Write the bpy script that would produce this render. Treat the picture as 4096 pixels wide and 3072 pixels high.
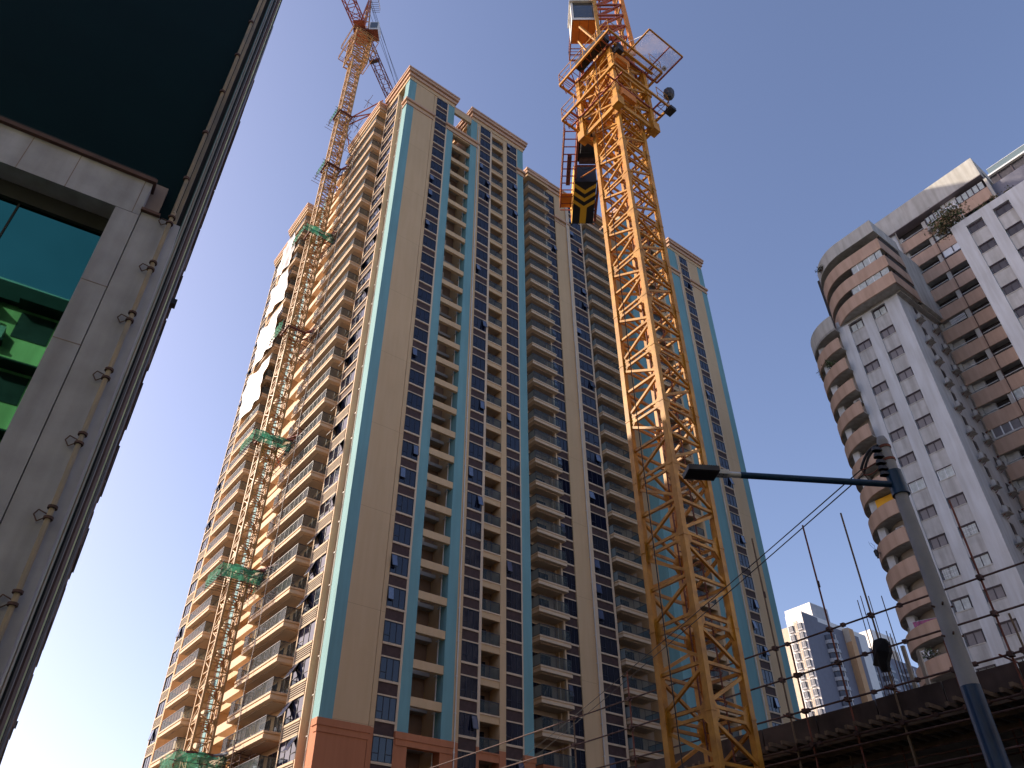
import bpy, math, random
from mathutils import Vector, Matrix
R=math.radians
random.seed(7)
S=bpy.context.scene
for o in list(bpy.data.objects): bpy.data.objects.remove(o)
COL=S.collection
# ------------------------------------------------------------------ camera
F_PX=3109.84; PIT=R(38.3655); ROLL=R(.2486); AZ=R(52.434); TH=math.pi/2-AZ
CAMZ=1.6
cd=bpy.data.cameras.new('camera'); cam=bpy.data.objects.new('camera',cd); COL.objects.link(cam)
cd.sensor_width=36; cd.lens=36*F_PX/4096; cd.clip_start=.1; cd.clip_end=5000
fwd=Vector((0,math.cos(PIT),math.sin(PIT))); up0=Vector((0,-math.sin(PIT),math.cos(PIT))); rt0=Vector((1,0,0))
cr,sr=math.cos(ROLL),math.sin(ROLL)
rt=rt0*cr-up0*sr; up=rt0*sr+up0*cr
m=Matrix((( rt.x,up.x,-fwd.x),(rt.y,up.y,-fwd.y),(rt.z,up.z,-fwd.z))).to_4x4(); m.translation=(0,0,CAMZ)
cam.matrix_world=m; S.camera=cam
# ------------------------------------------------------------------ light
SUN_AZ=R(-78); SUN_EL=R(28)
w=bpy.data.worlds.new("World"); S.world=w; w.use_nodes=True
nt=w.node_tree; bg=nt.nodes['Background']; sk=nt.nodes.new('ShaderNodeTexSky'); sk.sky_type='NISHITA'
sk.sun_disc=False; sk.sun_elevation=SUN_EL; sk.sun_rotation=SUN_AZ; sk.altitude=0; sk.air_density=1.0; sk.dust_density=1.9; sk.ozone_density=2.5
tn=nt.nodes.new('ShaderNodeMix'); tn.data_type='RGBA'; tn.blend_type='MULTIPLY'; tn.inputs[0].default_value=1; tn.inputs[7].default_value=(1.17,1.01,1.04,1)
nt.links.new(sk.outputs[0],tn.inputs[6]); nt.links.new(tn.outputs[2],bg.inputs[0]); bg.inputs[1].default_value=.15
sl=bpy.data.lights.new('sun','SUN'); sl.energy=4.5; sl.angle=R(.55); sl.color=(1,.86,.68)
so=bpy.data.objects.new('sun',sl); COL.objects.link(so)
sv=Vector((math.sin(SUN_AZ)*math.cos(SUN_EL),math.cos(SUN_AZ)*math.cos(SUN_EL),math.sin(SUN_EL)))
so.rotation_mode='QUATERNION'; so.rotation_quaternion=sv.to_track_quat('Z','Y'); so.location=(0,0,150)
S.view_settings.view_transform='Standard'; S.view_settings.look='None'; S.view_settings.exposure=0.56; S.view_settings.gamma=1
# ------------------------------------------------------------------ grid (u = right-away street axis, v = left-away)
SA,CA=math.sin(AZ),math.cos(AZ)
def W(u,v,z=0): return Vector((u*SA-v*CA,u*CA+v*SA,z))
def azp(az,d,z=0): return Vector((d*math.sin(R(az)),d*math.cos(R(az)),z))
# ------------------------------------------------------------------ materials
def nd(nt,t,**k):
    n=nt.nodes.new(t)
    for a,b in k.items(): setattr(n,a,b)
    return n
def mat(name,c,rough=.8,var=.12,scale=.6,metal=0,spec=.4,bump=0,bscale=20,stain=0,lines=None,c2=None,ior=None):
    M=bpy.data.materials.new(name); M.use_nodes=True; nt=M.node_tree; b=nt.nodes['Principled BSDF']
    b.inputs['Roughness'].default_value=rough; b.inputs['Metallic'].default_value=metal
    b.inputs['Specular IOR Level'].default_value=spec
    if ior: b.inputs['IOR'].default_value=ior
    tc=nd(nt,'ShaderNodeTexCoord'); L=nt.links.new
    n=nd(nt,'ShaderNodeTexNoise'); n.inputs['Scale'].default_value=scale; n.inputs['Detail'].default_value=6; L(tc.outputs['Object'],n.inputs['Vector'])
    r=nd(nt,'ShaderNodeValToRGB'); r.color_ramp.elements[0].position=.3; r.color_ramp.elements[1].position=.7
    lo=[x*(1-var) for x in c]; hi=[min(1,x*(1+var)) for x in (c2 or c)]
    r.color_ramp.elements[0].color=(*lo,1); r.color_ramp.elements[1].color=(*hi,1); L(n.outputs[0],r.inputs[0]); out=r.outputs[0]
    if stain:
        mp=nd(nt,'ShaderNodeMapping'); mp.inputs['Scale'].default_value=(1.3,1.3,.12); L(tc.outputs['Object'],mp.inputs[0])
        n2=nd(nt,'ShaderNodeTexNoise'); n2.inputs['Scale'].default_value=1.6; n2.inputs['Detail'].default_value=8; L(mp.outputs[0],n2.inputs['Vector'])
        r2=nd(nt,'ShaderNodeValToRGB'); r2.color_ramp.elements[0].position=.35; r2.color_ramp.elements[1].position=.62
        k=1-stain; r2.color_ramp.elements[0].color=(k,k*.98,k*.95,1); r2.color_ramp.elements[1].color=(1,1,1,1); L(n2.outputs[0],r2.inputs[0])
        mx=nd(nt,'ShaderNodeMix',data_type='RGBA',blend_type='MULTIPLY'); mx.inputs[0].default_value=1; L(out,mx.inputs[6]); L(r2.outputs[0],mx.inputs[7]); out=mx.outputs[2]
    if lines:
        wv=nd(nt,'ShaderNodeSeparateXYZ'); L(tc.outputs['Object'],wv.inputs[0])
        md=nd(nt,'ShaderNodeMath',operation='MODULO'); md.inputs[1].default_value=lines; L(wv.outputs[2],md.inputs[0])
        gt=nd(nt,'ShaderNodeMath',operation='LESS_THAN'); gt.inputs[1].default_value=.04; L(md.outputs[0],gt.inputs[0])
        mx=nd(nt,'ShaderNodeMix',data_type='RGBA',blend_type='MULTIPLY'); L(gt.outputs[0],mx.inputs[0]); L(out,mx.inputs[6]); mx.inputs[7].default_value=(.75,.72,.7,1); out=mx.outputs[2]
    L(out,b.inputs['Base Color'])
    if bump:
        n3=nd(nt,'ShaderNodeTexNoise'); n3.inputs['Scale'].default_value=bscale; L(tc.outputs['Object'],n3.inputs['Vector'])
        bp=nd(nt,'ShaderNodeBump'); bp.inputs['Strength'].default_value=bump; bp.inputs['Distance'].default_value=.02; L(n3.outputs[0],bp.inputs['Height']); L(bp.outputs[0],b.inputs['Normal'])
    return M
def sheer(name,c,alpha,rough=.9,gl=0,trans=(1,1,1),tl=0):
    M=bpy.data.materials.new(name); M.use_nodes=True; nt=M.node_tree; L=nt.links.new; b=nt.nodes['Principled BSDF']
    b.inputs['Base Color'].default_value=(*c,1); b.inputs['Roughness'].default_value=rough
    o=nt.nodes['Material Output']; t=nd(nt,'ShaderNodeBsdfTransparent'); t.inputs[0].default_value=(*trans,1)
    mx=nd(nt,'ShaderNodeMixShader'); sh=b.outputs[0]
    if tl:
        tr=nd(nt,'ShaderNodeBsdfTranslucent'); tr.inputs[0].default_value=(*c,1); m3=nd(nt,'ShaderNodeMixShader'); m3.inputs[0].default_value=tl; L(sh,m3.inputs[1]); L(tr.outputs[0],m3.inputs[2]); sh=m3.outputs[0]
    if gl:
        fr=nd(nt,'ShaderNodeLayerWeight'); fr.inputs[0].default_value=.35; ad=nd(nt,'ShaderNodeMath',operation='MAXIMUM'); L(fr.outputs['Fresnel'],ad.inputs[0]); ad.inputs[1].default_value=alpha; L(ad.outputs[0],mx.inputs[0])
    else:
        tc=nd(nt,'ShaderNodeTexCoord'); n=nd(nt,'ShaderNodeTexNoise'); n.inputs['Scale'].default_value=1.5; L(tc.outputs['Object'],n.inputs[0])
        mr=nd(nt,'ShaderNodeMapRange'); mr.inputs[1].default_value=.3; mr.inputs[2].default_value=.7; mr.inputs[3].default_value=alpha-.2; mr.inputs[4].default_value=min(1,alpha+.15); L(n.outputs[0],mr.inputs[0]); L(mr.outputs[0],mx.inputs[0])
    L(t.outputs[0],mx.inputs[1]); L(sh,mx.inputs[2]); L(mx.outputs[0],o.inputs[0]); return M
def glass(name,c,rough=.05,spec=.9,ior=1.7,wob=.0,metal=0):
    M=bpy.data.materials.new(name); M.use_nodes=True; nt=M.node_tree; b=nt.nodes['Principled BSDF']; L=nt.links.new
    b.inputs['Roughness'].default_value=rough; b.inputs['Specular IOR Level'].default_value=spec; b.inputs['IOR'].default_value=ior; b.inputs['Metallic'].default_value=metal
    tc=nd(nt,'ShaderNodeTexCoord'); oi=nd(nt,'ShaderNodeObjectInfo')
    n=nd(nt,'ShaderNodeTexNoise'); n.inputs['Scale'].default_value=.9; L(tc.outputs['Object'],n.inputs[0])
    r=nd(nt,'ShaderNodeValToRGB'); r.color_ramp.elements[0].color=(*[x*.55 for x in c],1); r.color_ramp.elements[1].color=(*[x*1.5 for x in c],1)
    ad=nd(nt,'ShaderNodeMath',operation='MULTIPLY_ADD'); ad.inputs[1].default_value=.5; L(oi.outputs['Random'],ad.inputs[0]); 
    m2=nd(nt,'ShaderNodeMath',operation='MULTIPLY'); m2.inputs[1].default_value=.5; L(n.outputs[0],m2.inputs[0]); L(m2.outputs[0],ad.inputs[2]); L(ad.outputs[0],r.inputs[0]); L(r.outputs[0],b.inputs['Base Color'])
    if wob:
        bp=nd(nt,'ShaderNodeBump'); bp.inputs['Strength'].default_value=wob; bp.inputs['Distance'].default_value=.05; L(n.outputs[0],bp.inputs['Height']); L(bp.outputs[0],b.inputs['Normal'])
    return M
MT={}
def D(k,*a,**kw): MT[k]=mat(k,*a,**kw); return MT[k]
D('beige',(.62,.42,.235),var=.05,scale=.15,stain=.04,lines=8.82,bump=.15)
D('beige_trim',(.66,.49,.33),var=.05)
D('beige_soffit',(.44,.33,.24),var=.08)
D('teal',(.18,.355,.37),var=.05,scale=.2,stain=.08)
D('orange',(.50,.185,.085),var=.06,scale=.3,stain=.08)
D('brown_tile',(.07,.038,.033),var=.2,scale=3)
D('cornice',(.56,.34,.22),var=.06)
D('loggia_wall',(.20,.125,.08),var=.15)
D('frame_dark',(.025,.027,.04),rough=.5,var=.1)
D('pipe_white',(.62,.58,.52),rough=.5,var=.1)
D('metal_rail',(.045,.045,.055),rough=.4,var=.2)
D('louvre',(.52,.42,.32),var=.1)
D('concrete_slab',(.33,.29,.25),var=.15)
D('crane_yellow',(.45,.19,.018),rough=.5,var=.2,scale=2.5,spec=.45,c2=(.52,.25,.03))
D('crane_pale',(.44,.25,.085),rough=.5,var=.12,scale=2)
D('crane_red',(.36,.10,.06),rough=.5,var=.15)
D('machine_dark',(.02,.018,.02),rough=.5,var=.3)
D('black_paint',(.018,.017,.02),rough=.5,var=.1)
D('sign_yellow',(.75,.42,.03),rough=.5,var=.05)
D('cab_white',(.72,.70,.66),rough=.4,var=.05)
D('cab_orange',(.62,.21,.03),rough=.5,var=.1)
D('white_wall',(.55,.575,.605),var=.06,scale=.4,stain=.16,bump=.1)
D('stained_wall',(.47,.475,.475),var=.10,scale=1.2,stain=.25)
D('grey_parapet',(.50,.49,.46),var=.10,scale=.5,stain=.2)
D('peach',(.50,.345,.26),var=.05,scale=.6,stain=.15)
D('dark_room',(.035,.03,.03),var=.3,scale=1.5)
D('win_dark',(.05,.045,.05),rough=.35,var=.25,scale=2)
D('win_net',(.17,.16,.17),rough=.5,var=.12,scale=2)
D('win_frame',(.055,.04,.05),rough=.5)
D('alu_white',(.72,.74,.76),rough=.4,var=.05)
D('curtain',(.45,.50,.50),rough=.6,var=.2,scale=3)
D('ac_white',(.42,.41,.40),rough=.6,var=.1,scale=3,stain=.2)
D('ac_grille',(.12,.11,.10),rough=.7)
D('rust',(.16,.05,.035),rough=.75,var=.35,scale=6)
D('rust_steel',(.085,.045,.04),rough=.75,var=.4,scale=5)
D('plywood',(.065,.044,.042),var=.5,scale=1.4,stain=.35)
D('timber',(.16,.11,.075),var=.3,scale=3)
D('concrete',(.34,.33,.31),var=.15,scale=2,stain=.15,bump=.2)
D('pole_grey',(.27,.275,.305),var=.1,scale=3,bump=.1,bscale=40)
D('blue_paint',(.004,.03,.09),rough=.45,var=.25,scale=3)
D('arm_blue',(.005,.035,.09),rough=.4,var=.2,scale=3)
D('lamp_grey',(.05,.05,.06),rough=.5,var=.2,scale=6)
D('steel',(.62,.63,.65),rough=.35,metal=.2,var=.1)
D('cable',(.012,.012,.016),rough=.6)
D('cloth_black',(.006,.006,.008),rough=.95,var=.3,bump=.4,bscale=6)
D('stone',(.39,.41,.50),rough=.7,var=.13,scale=2.2,stain=.32,bump=.1)
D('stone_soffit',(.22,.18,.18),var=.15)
D('pipe_stain',(.31,.30,.29),rough=.7,var=.25,scale=2,c2=(.34,.27,.19),stain=.3)
D('brown_strip',(.12,.07,.065),var=.3,scale=2,stain=.3)
D('dark_strip',(.018,.022,.026),var=.3,scale=2)
D('green_strip',(.015,.09,.075),rough=.4,var=.2)
D('asphalt',(.05,.05,.05),var=.2,scale=2)
D('far_white',(.78,.75,.72),var=.04)
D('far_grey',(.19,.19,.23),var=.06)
D('far_beige',(.50,.42,.33),var=.06)
D('far_orange',(.56,.32,.16),var=.06)
D('far_glass',(.07,.08,.11),rough=.3,var=.3,scale=.4)
D('trim_grey',(.42,.42,.44),var=.08)
D('opposite_wall',(.75,.68,.34),var=.10,scale=.5,stain=.3)
D('lum_slats',(.85,.90,.60),var=.1)
D('leaf_green',(.055,.085,.03),var=.4,scale=6)
D('leaf_dry',(.20,.15,.085),var=.35,scale=6)
D('bark',(.10,.07,.05),var=.3)
D('pink_cloth',(.42,.13,.26),rough=.9,var=.3,scale=3)
D('awning_yellow',(.75,.38,.03),rough=.9,var=.15)
D('pink_frame',(.42,.20,.20),rough=.6)
MT['win_glass']=glass('win_glass',(.006,.008,.022),rough=.07,ior=1.5,spec=.5)
MT['sash_glass']=glass('sash_glass',(.05,.065,.12),rough=.1,ior=1.8)
MT['cab_glass']=glass('cab_glass',(.03,.035,.035),rough=.1)
MT['teal_glass']=glass('teal_glass',(.0012,.010,.013),rough=.5,spec=.12,ior=1.3)
MT['green_glass']=glass('green_glass',(.042,.185,.14),rough=.015,metal=1)
MT['rail_glass']=sheer('rail_glass',(.22,.27,.28),.22,rough=.08,gl=1,trans=(.55,.62,.62))
MT['roof_glass']=sheer('roof_glass',(.15,.2,.22),.06,rough=.1,gl=1,trans=(.7,.85,.85))
MT['net_green']=sheer('net_green',(.06,.32,.20),.72,tl=.4)
MT['mesh_pale']=sheer('mesh_pale',(.75,.66,.70),.42,tl=.3)
MT['sheet_white']=mat('sheet_white',(.56,.52,.51),rough=.5,var=.25,scale=.6,bump=.8,bscale=.8,spec=.4)
# ------------------------------------------------------------------ mesh builder
class MB:
    def __init__(s): s.v=[];s.f=[];s.mi=[];s.ms=[]
    def m(s,k):
        if k not in s.ms: s.ms.append(k)
        return s.ms.index(k)
    def add(s,vs,fs,k):
        b=len(s.v); s.v+= [tuple(p) for p in vs]; i=s.m(k)
        for f in fs: s.f.append(tuple(b+x for x in f)); s.mi.append(i)
    def box(s,x0,x1,y0,y1,z0,z1,k):
        if x0>x1:x0,x1=x1,x0
        if y0>y1:y0,y1=y1,y0
        if z0>z1:z0,z1=z1,z0
        s.add([(x0,y0,z0),(x1,y0,z0),(x1,y1,z0),(x0,y1,z0),(x0,y0,z1),(x1,y0,z1),(x1,y1,z1),(x0,y1,z1)],
              [(0,3,2,1),(4,5,6,7),(0,1,5,4),(1,2,6,5),(2,3,7,6),(3,0,4,7)],k)
    def bar(s,p,q,w,k,h=None,n=4):
        p=Vector(p);q=Vector(q);d=q-p
        if d.length<1e-6:return
        d.normalize(); a=Vector((0,0,1)) if abs(d.z)<.95 else Vector((1,0,0))
        x=d.cross(a).normalized(); y=d.cross(x).normalized(); h=h or w; vs=[]
        for c in (p,q):
            for i in range(n):
                if n==4: sx,sy=((1,1),(-1,1),(-1,-1),(1,-1))[i]; vs.append(c+x*sx*w/2+y*sy*h/2)
                else: t=2*math.pi*i/n; vs.append(c+x*math.cos(t)*w/2+y*math.sin(t)*w/2)
        fs=[(i,(i+1)%n,n+(i+1)%n,n+i) for i in range(n)]+[tuple(range(n-1,-1,-1)),tuple(range(n,2*n))]
        s.add(vs,fs,k)
    def rod(s,p,q,w,k): s.bar(p,q,w,k,n=8)
    def cone(s,p,q,r0,r1,k,n=20):
        p=Vector(p);q=Vector(q);d=(q-p).normalized();a=Vector((0,0,1)) if abs(d.z)<.95 else Vector((1,0,0))
        x=d.cross(a).normalized();y=d.cross(x).normalized();vs=[]
        for c,r in((p,r0),(q,r1)):
            for i in range(n): t=2*math.pi*i/n; vs.append(c+x*math.cos(t)*r+y*math.sin(t)*r)
        s.add(vs,[(i,(i+1)%n,n+(i+1)%n,n+i) for i in range(n)]+[tuple(range(n-1,-1,-1)),tuple(range(n,2*n))],k)
    def path(s,pts,w,k):
        for a,b in zip(pts,pts[1:]): s.bar(a,b,w,k,n=6)
    def quad(s,a,b,c,d,k): s.add([a,b,c,d],[(0,1,2,3)],k)
    def ring(s,pts,r,k): s.path(pts+[pts[0]],r,k)
    def arcband(s,cx,cy,r0,r1,a0,a1,z0,z1,k,n=18):
        vs=[]
        for i in range(n+1):
            t=R(a0+(a1-a0)*i/n); c,q=math.cos(t),math.sin(t)
            vs+=[(cx+r0*c,cy+r0*q,z0),(cx+r1*c,cy+r1*q,z0),(cx+r1*c,cy+r1*q,z1),(cx+r0*c,cy+r0*q,z1)]
        fs=[]
        for i in range(n):
            b=4*i
            for j in range(4): fs.append((b+j,b+(j+1)%4,b+4+(j+1)%4,b+4+j))
        fs+=[(0,3,2,1),(4*n,4*n+1,4*n+2,4*n+3)]
        s.add(vs,fs,k)
    def rotz(s,a):
        c,q=math.cos(a),math.sin(a); s.v=[(x*c-y*q,x*q+y*c,z) for x,y,z in s.v]; return s
    def move(s,dx,dy,dz=0): s.v=[(x+dx,y+dy,z+dz) for x,y,z in s.v]; return s
    def mesh(s,name,off=(0,0,0)):
        me=bpy.data.meshes.new(name); me.from_pydata([(x-off[0],y-off[1],z-off[2]) for x,y,z in s.v],[],s.f)
        for k in s.ms: me.materials.append(MT[k])
        me.polygons.foreach_set('material_index',s.mi); me.update(); return me
OFF={}
def tag(o,label,cat,group=None,kind=None):
    if label:o['label']=label
    if cat:o['category']=cat
    if group:o['group']=group
    if kind:o['kind']=kind
    return o
def thing(name,label,cat,loc,rz=0,group=None,off=(0,0,0)):
    o=bpy.data.objects.new(name,None); COL.objects.link(o); o.empty_display_size=.5; o.location=loc; o.rotation_euler=(0,0,rz)
    OFF[o.name]=off; return tag(o,label,cat,group)
def gthing(name,label,cat,u,v,group=None): # grid aligned thing, children are written in grid coordinates
    return thing(name,label,cat,W(u,v),TH,group,off=(u,v,0))
def part(name,mb,parent,loc=None,rz=0,label=None,kind=None):
    off=OFF.get(parent.name,(0,0,0))
    me=mb if isinstance(mb,bpy.types.Mesh) else mb.mesh(name,off if loc is None else (0,0,0))
    o=bpy.data.objects.new(name,me); COL.objects.link(o); o.parent=parent
    if loc is not None:
        o.location=(loc[0]-off[0],loc[1]-off[1],loc[2]-off[2]); o.rotation_euler=(0,0,rz); OFF[o.name]=(0,0,0)
    else: OFF[o.name]=off
    if label:o['label']=label
    if kind:o['kind']=kind
    return o
def solo(name,mb,label,cat,loc=(0,0,0),rz=0,group=None,kind=None):
    o=bpy.data.objects.new(name,mb.mesh(name)); COL.objects.link(o); o.location=loc; o.rotation_euler=(0,0,rz); return tag(o,label,cat,group,kind)
def clone(o,loc,rz=None,label=None,par=None):
    c=o.copy(); COL.objects.link(c)
    if par: c.parent=par
    else:
        c.location=loc
        if rz is not None:c.rotation_euler=(0,0,rz)
        if label:c['label']=label
    for ch in o.children:
        if ch!=c: clone(ch,None,par=c)
    return c
NEG=-math.pi/2     # child rotation for something that faces -u
# ------------------------------------------------------------------ ground
g=MB(); g.quad((-1500,-1500,0),(1500,-1500,0),(1500,1500,0),(-1500,1500,0),'asphalt'); o=solo('ground',g,None,None,kind='structure'); 
# ================================================================== MAIN TOWER
def FZ(f): return 20.35+2.94*f
tower=gthing('apartment_tower','tall new beige and teal apartment tower with orange base behind both cranes','building',24.6,55)
FB=-.95; TOPW=102.4; NF=list(range(-3,28))
core=MB(); B=core.box
B(24.9,32.1,55.3,56.1,0,101,'beige');B(25.2,32.1,56.1,58.1,0,101,'beige'); B(24.9,32.1,58.1,61.4,0,101,'beige')
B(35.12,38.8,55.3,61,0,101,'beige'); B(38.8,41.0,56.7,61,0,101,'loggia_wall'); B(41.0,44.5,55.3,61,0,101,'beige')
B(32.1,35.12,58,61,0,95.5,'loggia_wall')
B(26.8,84,61,99.4,0,101,'beige'); B(25.4,26.9,61.002,71.6,0,101,'beige'); B(25.4,26.9,79.2,92.6,0,101,'beige'); B(25.4,26.9,96.5,99.398,0,101,'beige')
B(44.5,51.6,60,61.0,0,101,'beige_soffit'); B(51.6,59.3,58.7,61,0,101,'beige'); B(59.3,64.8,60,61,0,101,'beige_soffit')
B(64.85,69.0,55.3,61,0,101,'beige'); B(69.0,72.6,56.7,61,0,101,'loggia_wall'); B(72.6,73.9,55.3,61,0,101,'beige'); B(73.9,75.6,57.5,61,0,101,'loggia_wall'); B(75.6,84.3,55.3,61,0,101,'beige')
B(25.4,84,61,99,101,102.3,'beige')
def strip(x0,x1,k,y=55.0,t=.3,side=0):
    B(x0,x1,y,y+t+side,FZ(FB),TOPW-.02,k); B(x0+.0,x1,y-.0,y+t+side,0,FZ(FB)-.002,'orange')
for x0,x1,k,sd in [(24.62,25.71,'teal',.82),(25.71,28.68,'beige',0),(30.92,31.12,'beige_trim',0),(31.12,32.12,'teal',.8),(35.08,36.13,'teal',.8),(36.13,36.74,'beige',0),
    (38.52,38.80,'beige_trim',0),(40.85,41.52,'beige',.8),(43.32,43.46,'beige_trim',0),(43.46,44.52,'teal',.8),
    (64.8,66.3,'teal',1.2),(66.3,66.85,'beige',0),(68.6,69.0,'beige_trim',0),(72.6,73.0,'beige',0),(73.0,73.9,'teal',.8),(75.6,77.8,'teal',0),(77.8,78.68,'beige',0),(80.66,80.85,'beige_trim',0),(80.85,83.3,'beige',0),(83.3,84.58,'teal',.8)]:
    strip(x0,x1,k,side=sd)
strip(28.74,29.17,'beige',y=55.04)
# central wide strip and its neighbours
B(53.5,56.2,58.4,58.75,FZ(FB),TOPW,'beige'); B(53.5,56.2,58.4,58.75,0,FZ(FB),'orange'); B(55.7,56.35,58.3,58.8,0,TOPW,'beige_trim'); B(59.0,59.3,58.5,58.8,0,TOPW,'beige_trim'); B(51.55,51.75,58.5,58.8,0,TOPW,'beige_trim')
# left return: recess beige and end fins of the bays
B(24.62,25.2,57.95,58.12,0,TOPW,'beige_trim'); B(24.6,25.0,61.25,61.4,0,TOPW,'beige_trim')
wcols=[(29.18,30.91,55,0),(36.76,38.51,55,1),(41.54,43.31,55,2),(66.86,68.6,55,3),(78.69,80.65,55,4),(51.76,53.49,58.5,5),(56.4,58.98,58.5,6)]
for (x0,x1,y,_) in wcols:
    for n in range(-4,28):
        zt=FZ(n+1+.21) if n<27 else 101.5
        B(x0,x1,y+.06,y+.28,FZ(n+.89),zt,'brown_tile')
        c='beige_trim'
        B(x0-.0,x1,y-.03,y+.28,FZ(n+.86),FZ(n+.89)+.02,c)
        if n<27: B(x0,x1,y-.03,y+.28,zt,FZ(n+1.27),c)
# left bays: spandrels
for (a,b) in [(58.14,61.24),(96.95,99.6)]:
    for n in range(-4,28):
        zt=FZ(n+1.21) if n<27 else 101.5
        B(24.68,24.9,a,b,FZ(n+.89),zt,'brown_tile')
        B(24.57,24.9,a,b,FZ(n+.85),FZ(n+.89),'beige_trim')
        if n<27: B(24.57,24.9,a,b,zt,FZ(n+1.27),'beige_trim')
        if n<9:
            for j in range(5): z=FZ(n+.91)+j*.18; B(24.60,24.66,a+.1,b-.1,z,z+.07,'louvre')
B(24.9,25.5,96.9,99.8,0,101,'beige'); B(24.58,25.4,96.45,96.92,0,TOPW,'beige'); B(24.58,25.0,99.62,99.8,0,TOPW,'beige_trim')
# middle of the left face: wall, lit ledges, teal fin
B(24.7,25.45,79.7,81.1,FZ(FB),TOPW,'teal'); B(24.9,25.5,79.2,79.7,0,TOPW,'beige')
B(24.5,25.3,71.3,71.6,0,TOPW,'beige')
for n in range(-3,28): B(24.15,26.8,71.6,75.6,FZ(n+.0),FZ(n+.27),'beige_trim'); B(25.2,26.8,75.6,79.2,FZ(n+.0),FZ(n+.2),'beige')
for n in range(-3,28): B(24.35,25.4,81.1,84.2,FZ(n+.0),FZ(n+.2),'beige_trim')
B(24.75,25.4,84.2,84.8,0,TOPW,'beige')
# cornices
def cornice(x0,x1,y0,y1,z=102.4,e=0):
    B(x0-.08,x1+.08,y0-.08,y1,z-.0-e,z+.7,'beige'); B(x0-.28,x1+.28,y0-.28,y1,z+.7,z+1.25+e,'cornice')
    B(x0-.12,x1+.12,y0-.12,y1,z+1.25+e,z+1.42,'beige'); B(x0-.5,x1+.5,y0-.5,y1,z+1.42,z+1.95+e,'cornice'); B(x0-.6,x1+.6,y0-.6,y1,z+1.95+e,z+2.25+e,'cornice')
cornice(24.62,32.0,55.02,61.3); cornice(35.3,44.5,55.02,61.2,e=.004); cornice(64.95,73.8,55.02,61.2,e=.004); cornice(76.6,84.4,55.02,61.3)
cornice(51.9,59.1,58.5,61.5,z=102.35,e=.008)
def band(x0,x1,y0,y1,z=96.3):
    B(x0-.12,x1+.12,y0-.12,y1,z,z+.32,'cornice'); B(x0-.05,x1+.05,y0-.05,y1,z+.32,z+.8,'beige'); B(x0-.28,x1+.28,y0-.28,y1,z+.8,z+1.2,'cornice')
band(24.62,28.7,55,56.1); band(31.1,36.3,55,55.9); band(43.5,44.5,55,56); band(64.9,66.4,55,56); band(73,77.7,55,55.9); band(80.9,84.5,55,56); band(53.6,56.2,58.45,58.7)
# orange belt
for (a,b) in [(24.62,28.7),(31.1,36.3),(43.5,44.5),(75.7,77.8),(80.9,84.5)]:
    B(a-.14,b+.14,54.86,55.8,FZ(-1.12),FZ(-.95),'orange'); B(a-.06,b+.06,54.93,55.5,FZ(-1.27),FZ(-1.12),'orange')
# open pergola beams over the left recess and beams per floor
B(32.12,35.1,55.0,55.35,101.3,102.4,'beige'); B(32.12,35.1,56.6,56.9,98.6,99.5,'beige'); B(31.0,36.2,55.05,55.5,102.35,102.9,'cornice')
for x in (32.7,33.3,33.9,34.5): B(x,x+.22,57.2,61,97.3,97.7,'cornice')
for n in range(-3,27):
    k='beige' if n>-1 else 'orange'
    B(32.12,35.08,55.05,55.4,FZ(n-.24),FZ(n),k if n>-1 else 'orange')
    B(32.12,35.08,57.2,58,FZ(n-.12),FZ(n),'concrete_slab')
    B(32.2,33.6,57.2,57.4,FZ(n+.0),FZ(n+.25),'beige_soffit'); B(32.25,33.3,57.9,57.99,FZ(n+.35),FZ(n+.85),'win_dark')
    B(73.9,75.6,55.05,55.4,FZ(n-.24),FZ(n),'beige')
# loggia slabs and parapets
for (a,b) in [(38.8,40.85),(69.0,72.6)]:
    for n in range(-3,28):
        kb='beige' if n>-1 else 'orange'
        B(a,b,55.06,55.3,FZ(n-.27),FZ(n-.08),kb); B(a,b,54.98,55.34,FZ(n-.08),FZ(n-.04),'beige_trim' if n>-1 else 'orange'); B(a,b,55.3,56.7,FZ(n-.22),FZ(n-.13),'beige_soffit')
    B(a,b,55.05,55.4,FZ(27.6),TOPW,'beige')
# roofs over projecting balconies (left face and centre)
def eave(x0,x1,y0,y1,z=102.9):
    B(x0,x1,y0,y1,z,z+.5,'beige_trim'); B(x0+.18,x1,y0+.18,y1-.1,z-.45,z,'beige'); B(x0-.12,x1,y0-.12,y1+.1,z+.5,z+.9,'cornice'); B(x0-.2,x1,y0-.2,y1+.15,z+.9,z+1.3,'cornice')
eave(23.55,25.5,61.75,71.3); eave(23.4,25.5,84.95,92.1); eave(24.3,25.6,92.2,99.9,z=102.7)
B(47.7,51.9,57.8,60.5,FZ(28)-.2,103.0,'beige'); B(47.5,51.75,57.6,60.5,103.0,103.6,'cornice'); B(47.4,51.7,57.5,60.5,103.6,104.1,'cornice')
B(59.5,63.9,57.8,60.5,FZ(28)-.2,103.0,'beige'); B(59.3,64.0,57.6,60.5,103.0,103.6,'cornice')
B(44.6,47.7,59.0,60.6,101,103.2,'beige')
part('wall',core,tower)
# glass balustrade on the far roof
gl=MB(); gl.quad((77,57,104.7),(82.5,57,104.7),(82.5,57,106.6),(77,57,106.6),'roof_glass'); gl.bar((77,57,106.6),(82.5,57,106.6),.07,'metal_rail')
for x in (77,78.8,80.6,82.4): gl.bar((x,57,104.6),(x,57,106.6),.06,'metal_rail')
part('roof_railing',gl,tower)
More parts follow.
